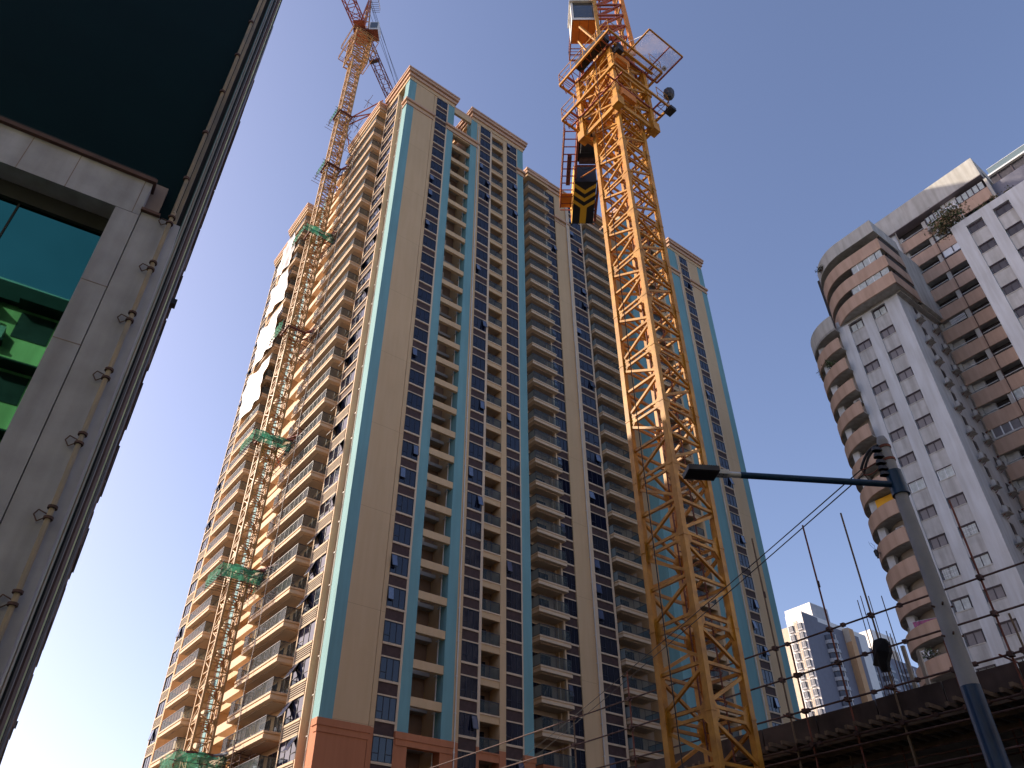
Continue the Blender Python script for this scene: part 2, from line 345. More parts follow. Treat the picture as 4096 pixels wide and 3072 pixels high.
# drainpipes
def pipe(pts,brk=2.94,k='pipe_white',par=tower,r=.11):
    mb=MB(); mb.bar(pts[0],pts[1],r,k,n=8); z=pts[0][2]+1
    while z<pts[1][2]: mb.box(pts[0][0]-.09,pts[0][0]+.09,pts[0][1]-.03,pts[0][1]+.28,z,z+.08,k); z+=brk
    part('drainpipe',mb,par)
pipe(((36.32,54.9,4),(36.32,54.9,101.5))); pipe(((24.98+.1,57.3,4),(24.98+.1,57.3,101.5))); pipe(((77.85,54.9,4),(77.85,54.9,101.5))); pipe(((55.72,58.22,4),(55.72,58.22,101))); pipe(((34.98,55.95,4),(34.98,55.95,95))); pipe(((51.45,59.3,4),(51.45,59.3,101)),k='beige_trim'); pipe(((66.42,54.9,4),(66.42,54.9,101)))
# windows
def window_mesh(wd,h,var=0,fr='frame_dark',gk='win_glass',pan=3,low=.32):
    mb=MB(); mb.box(0,wd,.04,.06,0,h,gk); t=.05
    for x in (0,wd-t): mb.box(x,x+t,0,.1,0,h,fr)
    for z in (0,h-t): mb.box(t,wd-t,.002,.1,z,z+t,fr)
    for i in range(1,pan): x=wd*i/pan-t/2; mb.box(x,x+t,.004,.09,t,h-t,fr)
    if low:
        z=h*low; mb.box(t,wd/pan,.006,.09,z,z+t,fr)
        if var%2: mb.box(wd*(pan-1)/pan,wd-t,.006,.09,z,z+t,fr)
    return mb
def sash_mesh(wd,h,out):
    mb=MB(); fr='frame_dark'; p=[(0,0,h),(wd,0,h),(wd,-out,0),(0,-out,0)]
    for a,b in zip(p,p[1:]+p[:1]): mb.bar(a,b,.045,fr)
    mb.quad((0.02,-.01,h-.02),(wd-.02,-.01,h-.02),(wd-.02,-out-.01,.02),(.02,-out-.01,.02),'sash_glass'); return mb
WH=2.94*.59
wins=[]   # (x,y,z,rz,width,visible rank)
for (x0,x1,y,ci) in wcols:
    for n in NF: wins.append((x0,y,FZ(n+.27),0,x1-x0,n,ci))
for (a,b,ci) in [(58.14,61.24,7),(96.95,99.6,8)]:
    for n in NF: wins.append((24.64,b,FZ(n+.27),NEG,b-a,n,ci))
prio={0:0,1:1,7:2,2:3}
def score(w):
    ci=w[6]; base=prio.get(ci,9); return base*100+w[5] if base>3 else (0,8,14,22)[base]+w[5]*1.0
wins.sort(key=score); big=wins[:100]; rest=wins[100:]
wm={}; smh={}
def wmesh(wd,v):
    k=(round(wd,2),v)
    if k not in wm: wm[k]=window_mesh(wd,WH,v).mesh('window')
    return wm[k]
for (x,y,z,rz,wd,n,ci) in big:
    v=random.randint(0,1); o=part('window',wmesh(wd,v),tower,loc=(x,y,z),rz=rz)
    r=random.random()
    if (ci==7 and r<.75) or r<.30:
        side=random.random()<.5; out=random.choice((.12,.2,.28)) if ci!=7 else random.choice((.4,.6))
        k=(round(wd,2),out)
        if k not in smh: smh[k]=sash_mesh(wd/3-.04,WH*.62,out).mesh('sash')
        part('sash',smh[k],o,loc=(.02 if side else wd*2/3+.02,-.03,WH*.34))
mb=MB()
for (x,y,z,rz,wd,n,ci) in rest:
    t=window_mesh(wd,WH,random.randint(0,1)); 
    if random.random()<.3:
        s2=sash_mesh(wd/3-.04,WH*.62,random.choice((.15,.25))).move(.02 if random.random()<.5 else wd*2/3,-.03,WH*.34)
        for f,i in zip(s2.f,s2.mi): t.add([s2.v[q] for q in f],[tuple(range(len(f)))],s2.ms[i])
    t.rotz(rz).move(x,y,z)
    b0=len(mb.v); mb.v+=t.v
    for f,i in zip(t.f,t.mi): mb.f.append(tuple(b0+q for q in f)); mb.mi.append(mb.m(t.ms[i]))
part('window',mb,tower,kind='stuff')
# balconies (local x along the front, y into the building, z=floor grid)
def balcony_mesh(L,Dp,k='beige_trim',kb='beige',double=True):
    mb=MB(); h=2.94
    mb.box(0,L,0,Dp,.14*h,.19*h,k); mb.box(.08,L-.08,.08,Dp,.10*h,.14*h,kb); mb.box(.02,L-.02,.02,Dp,.0*h,.10*h,k)
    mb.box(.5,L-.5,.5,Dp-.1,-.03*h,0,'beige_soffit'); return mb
def railing_mesh(L,Dp,sides=(1,1),step=1.0):
    mb=MB(); z0=.19*2.94; z1=z0+1.12; y=.08
    def run(p,q):
        p=Vector(p);q=Vector(q); n=max(1,round((q-p).length/step)); up=Vector((0,0,1))
        mb.bar(p+up*z1,q+up*z1,.06,'metal_rail'); mb.bar(p+up*(z0+.08),q+up*(z0+.08),.035,'metal_rail')
        mb.quad(p+up*(z0+.08),q+up*(z0+.08),q+up*(z1-.03),p+up*(z1-.03),'rail_glass')
        for i in range(n+1): c=p.lerp(q,i/n); mb.bar(c+up*z0,c+up*z1,.035,'metal_rail')
    run((.08,y,0),(L-.08,y,0))
    if sides[0]: run((.08,y,0),(.08,Dp,0))
    if sides[1]: run((L-.08,y,0),(L-.08,Dp,0))
    return mb
def door_mesh(x0,x1,y,h0=.2,h1=.86):
    mb=MB(); a,b=h0*2.94,h1*2.94; n=max(2,round((x1-x0)/.95)); mb.box(x0,x1,y-.02,y-.0,a,b,'win_glass')
    for i in range(n+1): x=x0+(x1-x0)*i/n; mb.box(x-.03,x+.03,y-.06,y+.0,a,b,'frame_dark')
    mb.box(x0,x1,y-.07,y,b-.07,b,'beige_trim'); return mb
def balc_set(L,Dp,rz,x,y,floors,doors,orange_to=-1,sides=(1,1),stuff=()):
    bm=balcony_mesh(L,Dp).mesh('balcony'); bo=balcony_mesh(L,Dp,'orange','orange').mesh('balcony')
    rm=railing_mesh(L,Dp,sides).mesh('railing'); d=MB()
    for a,b in doors:
        t=door_mesh(a,b,Dp-.01); i0=len(d.v); d.v+=t.v
        for f,i in zip(t.f,t.mi): d.f.append(tuple(i0+q for q in f)); d.mi.append(d.m(t.ms[i]))
    dm=d.mesh('glass_door'); proto=None
    for n in floors:
        o=part('balcony',bo if n<=orange_to else bm,tower,loc=(x,y,FZ(n)),rz=rz)
        part('railing',rm,o,loc=(0,0,0)); part('glass_door',dm,o,loc=(0,0,0))
    if stuff:
        j=MB()
        for n in stuff:
            for me in (bm,rm,dm):
                b0=len(j.v); c,q=math.cos(rz),math.sin(rz)
                for vv in me.vertices:
                    px,py,pz=vv.co; j.v.append((x+px*c-py*q,y+px*q+py*c,FZ(n)+pz))
                for p in me.polygons:
                    j.f.append(tuple(b0+i for i in p.vertices)); j.mi.append(j.m(me.materials[p.material_index].name))
        part('balcony',j,tower,kind='stuff')
balc_set(9.1,1.95,NEG,23.45,71.2,range(-3,28),[(3.0,5.2),(6.2,8.6)],orange_to=-2)
balc_set(7.0,2.0,NEG,23.45,92.0,range(-3,28),[(1,3.2),(4,6.4)],orange_to=-2)
balc_set(4.1,2.1,0,47.85,57.9,range(-3,28),[(.1,3.0)],sides=(1,0))
balc_set(4.3,2.1,0,59.5,57.9,range(-3,3),[(.2,3.4)],stuff=range(3,28))
# loggia railings
lr={}
for (a,b) in [(38.8,40.85),(69.0,72.6)]:
    mb=MB(); L=b-a
    mb.bar((0,0,1.05),(L,0,1.05),.06,'metal_rail'); mb.quad((0,0,.05),(L,0,.05),(L,0,1.0),(0,0,1.0),'rail_glass')
    for i in range(3): mb.bar((L*i/2,0,0),(L*i/2,0,1.05),.05,'metal_rail')
    me=mb.mesh('loggia_railing'); dd=MB(); dd.box(.3,L-.4,-.02,0,.1,2.2,'win_glass'); dd.box(L/2-.05,L/2,-.05,0,.1,2.2,'frame_dark'); dme=dd.mesh('loggia_door')
    for n in NF:
        part('loggia_railing',me,tower,loc=(a,55.1,FZ(n-.04)))
        part('loggia_door',dme,tower,loc=(a,56.69,FZ(n-.12)))
# plastic sheets over the far left balconies
for i,(z0,z1,va,vb,lab) in enumerate([(90.3,97.6,86.7,92.0,'topmost'),(81.6,88.4,85.3,92.3,'second highest'),(71.8,79.4,85.0,92.4,'third highest'),(62.2,69.8,85.0,92.4,'lowest')]):
    mb=MB(); nx,nz=16,24; vs=[]
    for a in range(nx+1):
        for b in range(nz+1):
            s_=a/nx;t_=b/nz; v=va+(vb-va)*s_; z=z0+1.6+(z1-z0)*t_
            z+= (1.2*math.sin(s_*5+i)*(t_-.5)*.4); cut=.5*math.sin(t_*9+i)*(1-s_); v+=cut*.45
            u=23.15+.16*math.sin(s_*11+t_*5+i)+.07*math.sin(t_*19+i*2+s_*5)+.03*random.random()
            vs.append((u,v,z))
    fs=[(a*(nz+1)+b,(a+1)*(nz+1)+b,(a+1)*(nz+1)+b+1,a*(nz+1)+b+1) for a in range(nx) for b in range(nz)]
    mb.add(vs,fs,'sheet_white'); mb.move(-23.2,-88,-z0-1.6)
    me=solo('plastic_sheet',mb,'%s of four wrinkled white plastic sheets over the far left balconies'%lab,'plastic sheet',loc=W(23.2,88,z0+1.6),rz=TH,group='white sheets hanging over the tower balconies')
    for p in me.data.polygons: p.use_smooth=True
rp=MB(); q_=[(23.15+.05*math.sin(i*1.3),67.2+.12*math.sin(i*.9)+.0*i,97-i*2.0) for i in range(41)]; rp.path(q_,.045,'pipe_white')
part('hanging_rope',rp,tower)
# ================================================================== CRANE MASTS
def mast(side,z0,n,sec,leg,br,k,ladder=True,gus=.42):
    mb=MB(); h=side/2-leg/2; C=[(-h,-h),(h,-h),(h,h),(-h,h)]  # front corner, right, back, left
    Cc=[(-h,-h),(h,-h),(h,h),(-h,h)]
    for (x,y) in C:
        mb.box(x-leg/2,x+leg/2,y-leg/2,y+leg/2,z0,z0+n*sec,k)
    order=[3,0,1,2]
    for s in range(n+1):
        z=z0+s*sec
        for (x,y) in C: mb.box(x-leg/2-.015,x+leg/2+.015,y-leg/2-.015,y+leg/2+.015,z-.03,z+.03,k)
        for i in range(4):
            a=C[order[i]];b=C[order[(i+1)%4]]
            for dz in (-.13,.13): mb.bar((*a,z+dz),(*b,z+dz),br*.75,k,h=br)
            if s<n:
                zm=z+sec/2
                mb.bar((*a,zm),(*b,zm),br,k)
                # K brace: apex at b mid height
                mb.bar((*a,z+.25),(*b,zm-.12),br,k); mb.bar((*a,z+sec-.25),(*b,zm+.12),br,k)
            # gussets
            d=Vector((b[0]-a[0],b[1]-a[1],0)).normalized()
            for (c,sg) in ((a,1),(b,-1)):
                nrm=Vector((d.y,-d.x,0))*.03
                e=Vector((*c,z))+d*sg*leg*.5
                p=[e+Vector((0,0,-gus)),e+d*sg*gus*.6+Vector((0,0,-.12)),e+d*sg*gus*.6+Vector((0,0,.12)),e+Vector((0,0,gus))]
                q=[x+nrm for x in p]; p=[x-nrm for x in p]
                mb.add(p+q,[(0,1,2,3),(7,6,5,4),(0,4,5,1),(1,5,6,2),(2,6,7,3),(3,7,4,0)],k)
    return mb
def ladder_mesh(x,y,z0,z1,k,hoop=True,wd=.45,st=.3,rr=.04):
    mb=MB()
    for dx in (-wd/2,wd/2): mb.bar((x+dx,y,z0),(x+dx,y,z1),rr,k)
    z=z0+.1
    while z<z1: mb.bar((x-wd/2,y,z),(x+wd/2,y,z),rr*.7,k); z+=st
    if hoop:
        z=z0+.6
        while z<z1:
            pts=[(x+.36*math.cos(t),y-.36+.36*math.sin(t)-.0,z) for t in [R(a) for a in range(60,481,30)]]
            mb.path([(p[0],p[1],p[2]) for p in pts],.03,k); z+=.9
        for t in (200,270,340): mb.bar((x+.36*math.cos(R(t)),y-.36+.36*math.sin(R(t)),z0),(x+.36*math.cos(R(t)),y-.36+.36*math.sin(R(t)),z1),.025,k)
    return mb
def truss(mb,p,q,wd,ht,k,ch=.09,br=.05,st=1.3,up=Vector((0,0,1)),tri=False):
    p=Vector(p);q=Vector(q);d=q-p;L=d.length;d.normalize();s=d.cross(up).normalized();n=max(1,int(L/st))
    cs=[(-wd/2,0),(wd/2,0)]+([(0,ht)] if tri else [(wd/2,ht),(-wd/2,ht)])
    P=lambda c,t:p+d*(L*t)+s*c[0]+up*c[1]
    for c in cs: mb.bar(P(c,0),P(c,1),ch,k)
    m=len(cs)
    for i in range(n):
        for j in range(m):
            a,b=cs[j],cs[(j+1)%m]; t0,t1=i/n,(i+1)/n
            mb.bar(P(a,t0),P(b,t0),br,k)
            mb.bar(P(a,t0) if i%2 else P(b,t0),P(b,t1) if i%2 else P(a,t1),br,k)
def rails(mb,pts,h,k,mid=True,r=.035,closed=False,st=1.2):
    pts=[Vector(p) for p in pts]; seq=list(zip(pts,pts[1:]+([pts[0]] if closed else [])))
    U=Vector((0,0,1))
    for a,b in seq:
        mb.bar(a+U*h,b+U*h,r,k); 
        if mid: mb.bar(a+U*h*.5,b+U*h*.5,r*.8,k)
        n=max(1,round((b-a).length/st))
        for i in range(n+1): c=a.lerp(b,i/n); mb.bar(c,c+U*h,r,k)
# ---------------------------------------------------------------- right crane
CU,CV=19.72,16.02
rc=thing('tower_crane','large orange yellow tower crane in the foreground with a box mast and chevron ballast','crane',W(CU,CV),TH)
k='crane_yellow'
part('mast',mast(2.0,-.26,16,2.8,.21,.10,k),rc)
lad=ladder_mesh(.35,.25,0,47,'rust',wd=.5); lad2=MB(); lad2.box(-.05,.25,.35,.65,0,44,'crane_yellow'); part('ladder',lad,rc); 
lp=MB()
lp.bar((-.35,-.3,0),(-.35,-.3,46),.06,'crane_yellow')
for s_ in range(0,17): z=-.26+2.8*s_; lp.box(-.48,-.22,-.45,-.3,z+.2,z+2.3,'cab_orange'); lp.bar((-.95,-.3,z+.1),(.95,-.3,z+.1),.05,k)
part('cable_duct',lp,rc)
cg=MB(); h=1.33
for x,y in ((-h,-h),(h,-h),(h,h),(-h,h)):
    cg.box(x-.13,x+.13,y-.13,y+.13,38.4,44.3,k); cg.box(x-.24,x+.24,y-.24,y+.24,38.2,38.95,k); cg.box(x-.2,x+.2,y-.2,y+.2,41.6,42.0,k)
for z,t in ((38.5,.28),(40.2,.16),(42.0,.2),(44.0,.24)):
    for a,b in (((-h,-h),(h,-h)),((h,-h),(h,h)),((h,h),(-h,h)),((-h,h),(-h,-h))): cg.bar((*a,z),(*b,z),.14,k,h=t)
zs=(38.6,40.2,42.0,44.0)
for z0,z1 in zip(zs,zs[1:]):
    for a,b in (((-h,-h),(h,-h)),((h,-h),(h,h)),((h,h),(-h,h)),((-h,h),(-h,-h))):
        cg.bar((*a,z0),(*b,z1),.1,k); cg.bar((*b,z0),(*a,z1),.1,k)
        mz=(z0+z1)/2; mx=((a[0]+b[0])/2,(a[1]+b[1])/2); cg.bar((*mx,z0),(*mx,z1),.07,k)
for z in (39.4,43.0):
    cg.box(-h+.1,-.2,-h-.35,-h-.12,z-.3,z+.3,'cab_orange'); cg.box(h+.1,h+.35,-.3,.5,z-.25,z+.25,k)
part('climbing_cage',cg,rc)
for z in (40.4,44.0):
    pm=MB(); H=2.12
    for a,b in (((-H,-H),(H,-H)),((H,-H),(H,H)),((H,H),(-H,H)),((-H,H),(-H,-H))): pm.bar((*a,z),(*b,z),.1,'crane_yellow',h=.16)
    for t in (-1.45,1.45):
        pm.bar((t,-H,z-.02),(t,H,z-.02),.08,'crane_red'); pm.bar((-H,t,z-.03),(H,t,z-.03),.08,'crane_red')
    for x0,x1,y0,y1 in ((-H,-1.5,-1.2,H),(1.5,H,-H,1.2)):
        n=9
        for i in range(n): y=y0+(y1-y0)*i/n; pm.box(x0,x1,y,y+.03,z+.02,z+.05,'crane_red')
    for i in range(6): pm.bar((-H+.08*0,-H+i*.8,z),(-1.45,-H+i*.8+.4,z),.05,'crane_red')
    rails(pm,[(-1.0,-H,z+.05),(-H,-H,z+.05),(-H,H,z+.05),(-.5,H,z+.05)],1.1,'crane_yellow'); rails(pm,[(1.2,-H,z+.05),(H,-H,z+.05),(H,H,z+.05)],1.1,'crane_yellow',r=.03)
    part('work_platform',pm,rc)
hy=MB(); hy.box(-2.0,-1.55,-1.6,.8,44.12,44.8,'machine_dark')
for y in (-1.3,-.5,.4): hy.cone((-1.9,y,44.0),(-1.6,y,45.0),.28,.28,'machine_dark',14)
hy.box(-1.3,-.9,-1.95,-1.4,43.2,43.9,'machine_dark'); hy.bar((-1.45,-1.8,43.75),(1.6,-1.8,43.75),.14,'crane_yellow'); hy.cone((-.6,-.6,38),(-.6,-.6,44),.16,.16,'crane_yellow',14)
part('hydraulic_unit',hy,rc)
fp=MB(); x0,x1,y0,y1,z=-.3,2.38,-3.5,-1.46,44.05
for a,b in (((x0,y0),(x1,y0)),((x1,y0),(x1,y1)),((x1,y1),(x0,y1)),((x0,y1),(x0,y0))): fp.bar((*a,z),(*b,z),.085,'crane_red' if a[0]>0 else 'crane_yellow')
fp.bar((x0+1.65,y0,z),(x0+1.65,y1,z),.06,'crane_red'); fp.bar((x0,(y1)-.25,z),(x0-.3,-1.0,z),.09,'crane_yellow'); fp.quad((x0,y0,z+.03),(x1,y0,z+.03),(x1,y1,z+.03),(x0,y1,z+.03),'mesh_pale')
fp.box(1.9,2.1,-2.5,-2.3,z-.2,z,'ac_white')
part('loading_tray',fp,rc)
# floodlight on the lower platform
fl=MB(); fl.rod((2.05,-1.9,40.4),(2.3,-2.1,41.6),.06,'machine_dark'); 
for q,(za_,zb_,ra_,rb_) in enumerate(((41.55,41.7,.14,.27),(41.7,41.95,.27,.33),(41.95,42.2,.33,.31),(42.2,42.35,.31,.17))): fl.cone((2.3+.02*q,-2.1,za_),(2.3+.02*(q+1),-2.1,zb_),ra_,rb_,'lamp_grey',9)
fl.box(2.0,2.4,-2.3,-1.8,40.1,40.35,'machine_dark'); fl.path([(2.1,-1.2,41.6),(2.3,-1.6,41.5),(2.2,-2.0,40.8)],.04,'machine_dark')
part('floodlight',fl,rc)
# slewing head, written in world-aligned offsets then turned back into the grid
hd=MB(); hd.cone((0,0,44.3),(0,0,45.0),1.1,1.1,'crane_yellow',28); hd.box(-.75,1.35,-.9,1.1,45.0,45.5,'crane_yellow'); hd.cone((1.4,.3,44.6),(1.4,.3,46.4),.3,.3,'crane_red',16); hd.box(1.15,1.55,-.1,.8,45.2,47.2,'cab_orange')
for x in (-.4,1.2):
    for y in (-.8,.8): hd.bar((x+(.25 if x>0 else -.1),y,45.4),(x,y*.8,57),.3 if x>0 else .16,'crane_yellow' if x<0 else 'cab_orange',h=.22)
for i in range(8):
    z0,z1=46.0+i*1.35,46.0+(i+1)*1.35
    for y in (-.78,.78): hd.bar((-.4,y,z0),(1.2,y,z1),.1,'crane_red'); hd.bar((-.4,y,z1),(1.2,y,z1),.13,'crane_red')
    for x in (-.4,1.2): hd.bar((x,-.78,z0),(x,.78,z1),.08,'crane_yellow')
hd.bar((-1.5,-.2,49.8),(.2,-.3,46.4),.12,'crane_yellow'); hd.bar((-1.5,.8,49.9),(-.3,.5,46.0),.1,'crane_yellow')
hd.bar((1.2,-.5,47.2),(1.9,-2.6,44.3),.03,'steel')
part('slewing_head',hd.rotz(-TH),rc)
cb=MB(); X0,X1,Y0,Y1,Z0,Z1=-1.98,-.42,-.5,1.1,50.1,52.3
cb.box(X0+.02,X1-.02,Y0+.02,Y1,Z0,Z0+.06,'cab_orange'); 
for dx in (.5,1.05): cb.box(X0+dx,X0+dx+.02,Y0+.05,Y1-.05,Z0-.012,Z0,'rust')
cb.box(X0,X0+.05,Y0,Y1,Z0,Z1,'cab_white'); cb.box(X1-.05,X1,Y0,Y1,Z0+.06,Z1,'cab_white'); cb.box(X0,X1,Y1-.05,Y1+.004,Z0+.06,Z1,'cab_white'); cb.box(X0-.08,X1+.08,Y0-.15,Y1+.1,Z1,Z1+.1,'cab_white')
cb.box(X0+.05,X1-.05,Y0,Y0+.05,Z0+.0,Z0+.28,'cab_white'); cb.box(X0,X0+.14,Y0-.004,Y0+.05,Z0+.28,Z1,'cab_white'); cb.box(X1-.14,X1,Y0-.004,Y0+.05,Z0+.28,Z1,'cab_white'); cb.box(X0-.012,X0,Y0+.35,Y1-.4,Z0+.7,Z1-.3,'machine_dark')
c_=part('cab',cb.rotz(-TH),rc)
cw=MB(); cw.box(X0+.14,X1-.14,Y0+.01,Y0+.03,Z0+.28,Z1,'cab_glass'); 
for a in ((X0+.14,X0+.18),(X1-.18,X1-.14)): cw.box(*a,Y0-.006,Y0+.035,Z0+.28,Z1,'machine_dark')
cw.box(X0+.14,X1-.14,Y0-.006,Y0+.035,Z0+.26,Z0+.31,'machine_dark'); part('window',cw.rotz(-TH),c_)
cf=MB()
for x in (X0,X1): cf.bar((x,Y1,Z0+.05),(x,Y1+1.15,Z0+.05),.09,'pink_frame')
for y in (Y1+.35,Y1+.75): cf.bar((X0,y,Z0+.05),(X1,y,Z0+.05),.05,'pink_frame')
cf.bar((X0,Y1+1.15,Z0+.05),(X1,Y1+1.15,Z0+.05),.1,'pink_frame'); rails(cf,[(X0,Y1+.1,Z0+.1),(X0,Y1+1.15,Z0+.1),(X1,Y1+1.15,Z0+.1)],1.05,'pink_frame')
part('cab_walkway',cf.rotz(-TH),rc)
cj=MB(); zj=48.6
for x in (-1.2,.55): cj.bar((x,1,zj),(x,14.4,zj),.16,'crane_red',h=.3)
for i in range(10): y=1.3+i*1.35; cj.bar((-1.2,y,zj),(.55,y,zj),.1,'crane_red'); cj.bar((-1.2 if i%2 else .55,y,zj+.01),(.55 if i%2 else -1.2,y+1.35,zj+.01),.08,'cab_orange')
for i in range(12): y=6.6+i*.62; cj.bar((-2.15,y,zj+.05),(-1.25,y,zj+.05),.06,'crane_red')
cj.bar((-2.15,6.4,zj+.05),(-2.15,13.2,zj+.05),.09,'crane_red'); rails(cj,[(-1.3,6.4,zj+.1),(-2.15,6.4,zj+.1),(-2.15,13.2,zj+.1)],1.1,'crane_yellow',st=1.0)
rails(cj,[(.6,6.4,zj+.1),(1.2,6.4,zj+.1),(1.2,13.2,zj+.1)],1.1,'crane_red',st=1.0); cj.box(-2.1,-1.3,11.9,13.2,zj+.06,zj+.1,'cab_orange'); cj.box(-1.85,-1.55,8.5,11,zj-.15,zj+.05,'rust')
for x in (-1.2,.5): cj.bar((x,5,zj+.2),(x*.6,.6,56.5),.08,'cable'); cj.bar((x,13.5,zj+.3),(x*.6,.3,57),.06,'crane_red')
part('counter_jib',cj.rotz(-TH),rc)
wn=MB(); wn.box(-1.1,.45,6.2,9.0,zj-.1,zj+1.0,'machine_dark'); wn.cone((-1.0,7.6,zj-.1),(.4,7.6,zj-.1),.55,.55,'machine_dark',20); wn.cone((-1.0,8.9,zj),(.3,8.9,zj),.3,.3,'rust_steel',16); wn.box(-1.35,-1.1,6.0,6.6,zj-.3,zj+.3,'cab_orange')
wn.path([(-1.0,9.3,zj-.1),(-.7,9.5,zj-.35),(-.3,9.45,zj-.3),(0,9.3,zj-.05)],.04,'cable'); part('hoist_winch',wn.rotz(-TH),rc)
bl=MB(); bx0,bx1,by0,by1=-1.24,.36,10.4,14.3; bl.box(bx0,bx1,by0,by1,zj-.5,zj+1.4,'black_paint'); bl.box(bx0-.012,bx0-.001,by0,by1,zj-.5,zj+1.4,'sign_yellow')
zz=zj-.512; cx=(bx0+bx1)/2
def chev(y):  # V pointing away from the mast
    t=.34; a=.62
    bl.add([(bx0+.02,y,zz),(cx,y+a,zz),(bx1-.02,y,zz),(bx1-.02,y+t,zz),(cx,y+a+t,zz),(bx0+.02,y+t,zz),(bx0+.02,y,zz+.01),(cx,y+a,zz+.01),(bx1-.02,y,zz+.01),(bx1-.02,y+t,zz+.01),(cx,y+a+t,zz+.01),(bx0+.02,y+t,zz+.01)],[(0,5,4,1),(1,4,3,2)],'sign_yellow')
for i in range(3): chev(by0+.15+i*.72)
bl.box(cx-.24,cx+.24,by0+.15+2*.72+.75,by1-.02,zz-.001,zz+.01,'sign_yellow')
part('counterweight',bl.rotz(-TH),rc)
rp=MB(); a=azp(11.7,22.6,41.2)-W(CU,CV); b=azp(11.35,22.0,.1)-W(CU,CV)
pts=[]
for i in range(9): t=i/8; q=a.lerp(b,t)+Vector((-.12*math.sin(math.pi*t),0,0)); pts.append(q)
rp.path([tuple(p) for p in pts],.035,'cable'); part('hoist_rope',rp.rotz(-TH),rc)
# ---------------------------------------------------------------- left crane
LU,LV=21.75,71.8
lc=thing('tower_crane','slender yellow tower crane with green netted collars tied to the beige tower','crane',W(LU,LV),TH)
k='crane_pale'
part('mast',mast(1.8,23-2.75*8,46,2.75,.19,.09,k,gus=.35),lc)
part('ladder',ladder_mesh(.25,.2,1,118,'rust',wd=.4,hoop=True,rr=.04,st=.5),lc)
cg=MB(); h=1.45
for x,y in ((-h,-h),(h,-h),(h,h),(-h,h)): cg.box(x-.1,x+.1,y-.1,y+.1,126.5,135.5,k)
for i in range(7):
    z=126.6+i*1.48
    for a,b in (((-h,-h),(h,-h)),((h,-h),(h,h)),((h,h),(-h,h)),((-h,h),(-h,-h))):
        cg.bar((*a,z),(*b,z),.14,k)
        if i<6: cg.bar((*a,z),(*b,z+1.48),.08,k); cg.bar((*b,z),(*a,z+1.48),.08,k)
part('climbing_cage',cg,lc)
for z in (129.6,133.2):
    pm=MB(); H=2.4
    for a,b in (((-H,-H),(H,-H)),((H,-H),(H,H)),((H,H),(-H,H)),((-H,H),(-H,-H))): pm.bar((*a,z),(*b,z),.1,k,h=.14)
    for t in (-1.6,1.6): pm.bar((t,-H,z),(t,H,z),.06,'crane_red')
    rails(pm,[(H,-H,z),(-H,-H,z),(-H,H,z),(H,H,z)],1.1,k,r=.05); part('work_platform',pm,lc)
# tie collars
tr=random.Random(3)
for i,(zc,big,lab) in enumerate([(17.6,1,''),(34.0,1,''),(49.2,1,''),(65.0,.9,''),(82.5,1,''),(97.3,.7,''),(110.8,.7,'')]):
    tb=MB(); ks='rust'; hh=1.1
    for a,b in (((-hh,-hh),(hh,-hh)),((hh,-hh),(hh,hh)),((hh,hh),(-hh,hh)),((-hh,hh),(-hh,-hh))): tb.bar((*a,zc),(*b,zc),.22,ks)
    for (a,b) in (((1,-1),(3.2,-3.4)),((1,-1),(3.5,-6.5)),((1,1),(3.4,-3.6)),((1,1),(3.4,4.2))): tb.bar((*a,zc),(*b,zc+.1),.15,'crane_red' if i else 'pole_grey')
    for j in range(10):
        yy=-6+tr.random()*10; xx=1.2+tr.random()*1.5; z=zc-1.5+tr.random()*1.4
        tb.bar((xx-1.2*tr.random(),yy,z),(xx+1.0,yy+tr.random()*.6,z),.05,'rust_steel'); tb.bar((xx,yy-1.4,z+.1),(xx,yy+1.4,z+.1),.05,'rust_steel'); tb.bar((xx,yy,zc-1.7),(xx,yy,zc+.4),.05,'rust_steel')
    part('wall_tie',tb,lc)
    nb=MB(); H=1.9*big; H2=H*1.15; n=7
    for x,y in ((-H2,-H),(H,-H),(-H2,H),(-.2,-H)): nb.bar((x,y,zc-1.7),(x,y,zc-.0),.05,'rust_steel')
    for z in (zc-1.6,zc-.9,zc-.15):
        nb.bar((-H2-.4,-H,z),(H+.3,-H,z),.05,'rust_steel'); nb.bar((-H2,-H-.4,z),(-H2,H+.3,z),.05,'rust_steel'); nb.bar((H,-H-.2,z),(H,H,z),.05,'rust_steel')
    for j in range(7): nb.bar((-H2-.4,-H+j*.55,zc-1.62),(H,-H+j*.55,zc-1.62),.045,'timber')
    def sheet(p,q,z0,z1):
        p=Vector((*p,0));q=Vector((*q,0));vs=[];m_=10;nn=5
        nrm=(q-p).cross(Vector((0,0,1))).normalized()
        for a in range(m_+1):
            for b in range(nn+1):
                c=p.lerp(q,a/m_); sag=-.25*math.sin(math.pi*a/m_*2+i)**2*(b/nn)
                c=c+nrm*(tr.random()*.18-.09); vs.append((c.x,c.y,z0+(z1-z0)*b/nn+sag+tr.random()*.05))
        nb.add(vs,[(a*(nn+1)+b,(a+1)*(nn+1)+b,(a+1)*(nn+1)+b+1,a*(nn+1)+b+1) for a in range(m_) for b in range(nn)],'net_green')
    o=part('tie_platform',nb,lc)
    nb=MB()
    if i in (0,1,2,4): sheet((-H2,-H-.05),(H,-H-.05),zc-1.55,zc-.05); sheet((-H2-.05,-H),(-H2-.05,H),zc-1.6,zc-.1); 
    elif i==3: sheet((-H2-.05,-H),(-H2-.05,H*.6),zc-1.6,zc+.4)
    else: sheet((-H2-.05,-H),(-H2-.05,H*.7),zc-1.3,zc)
    if i in (0,1): sheet((H+.05,-H),(H+.05,H*.3),zc-1.5,zc-.1)
    part('green_net',nb,o)
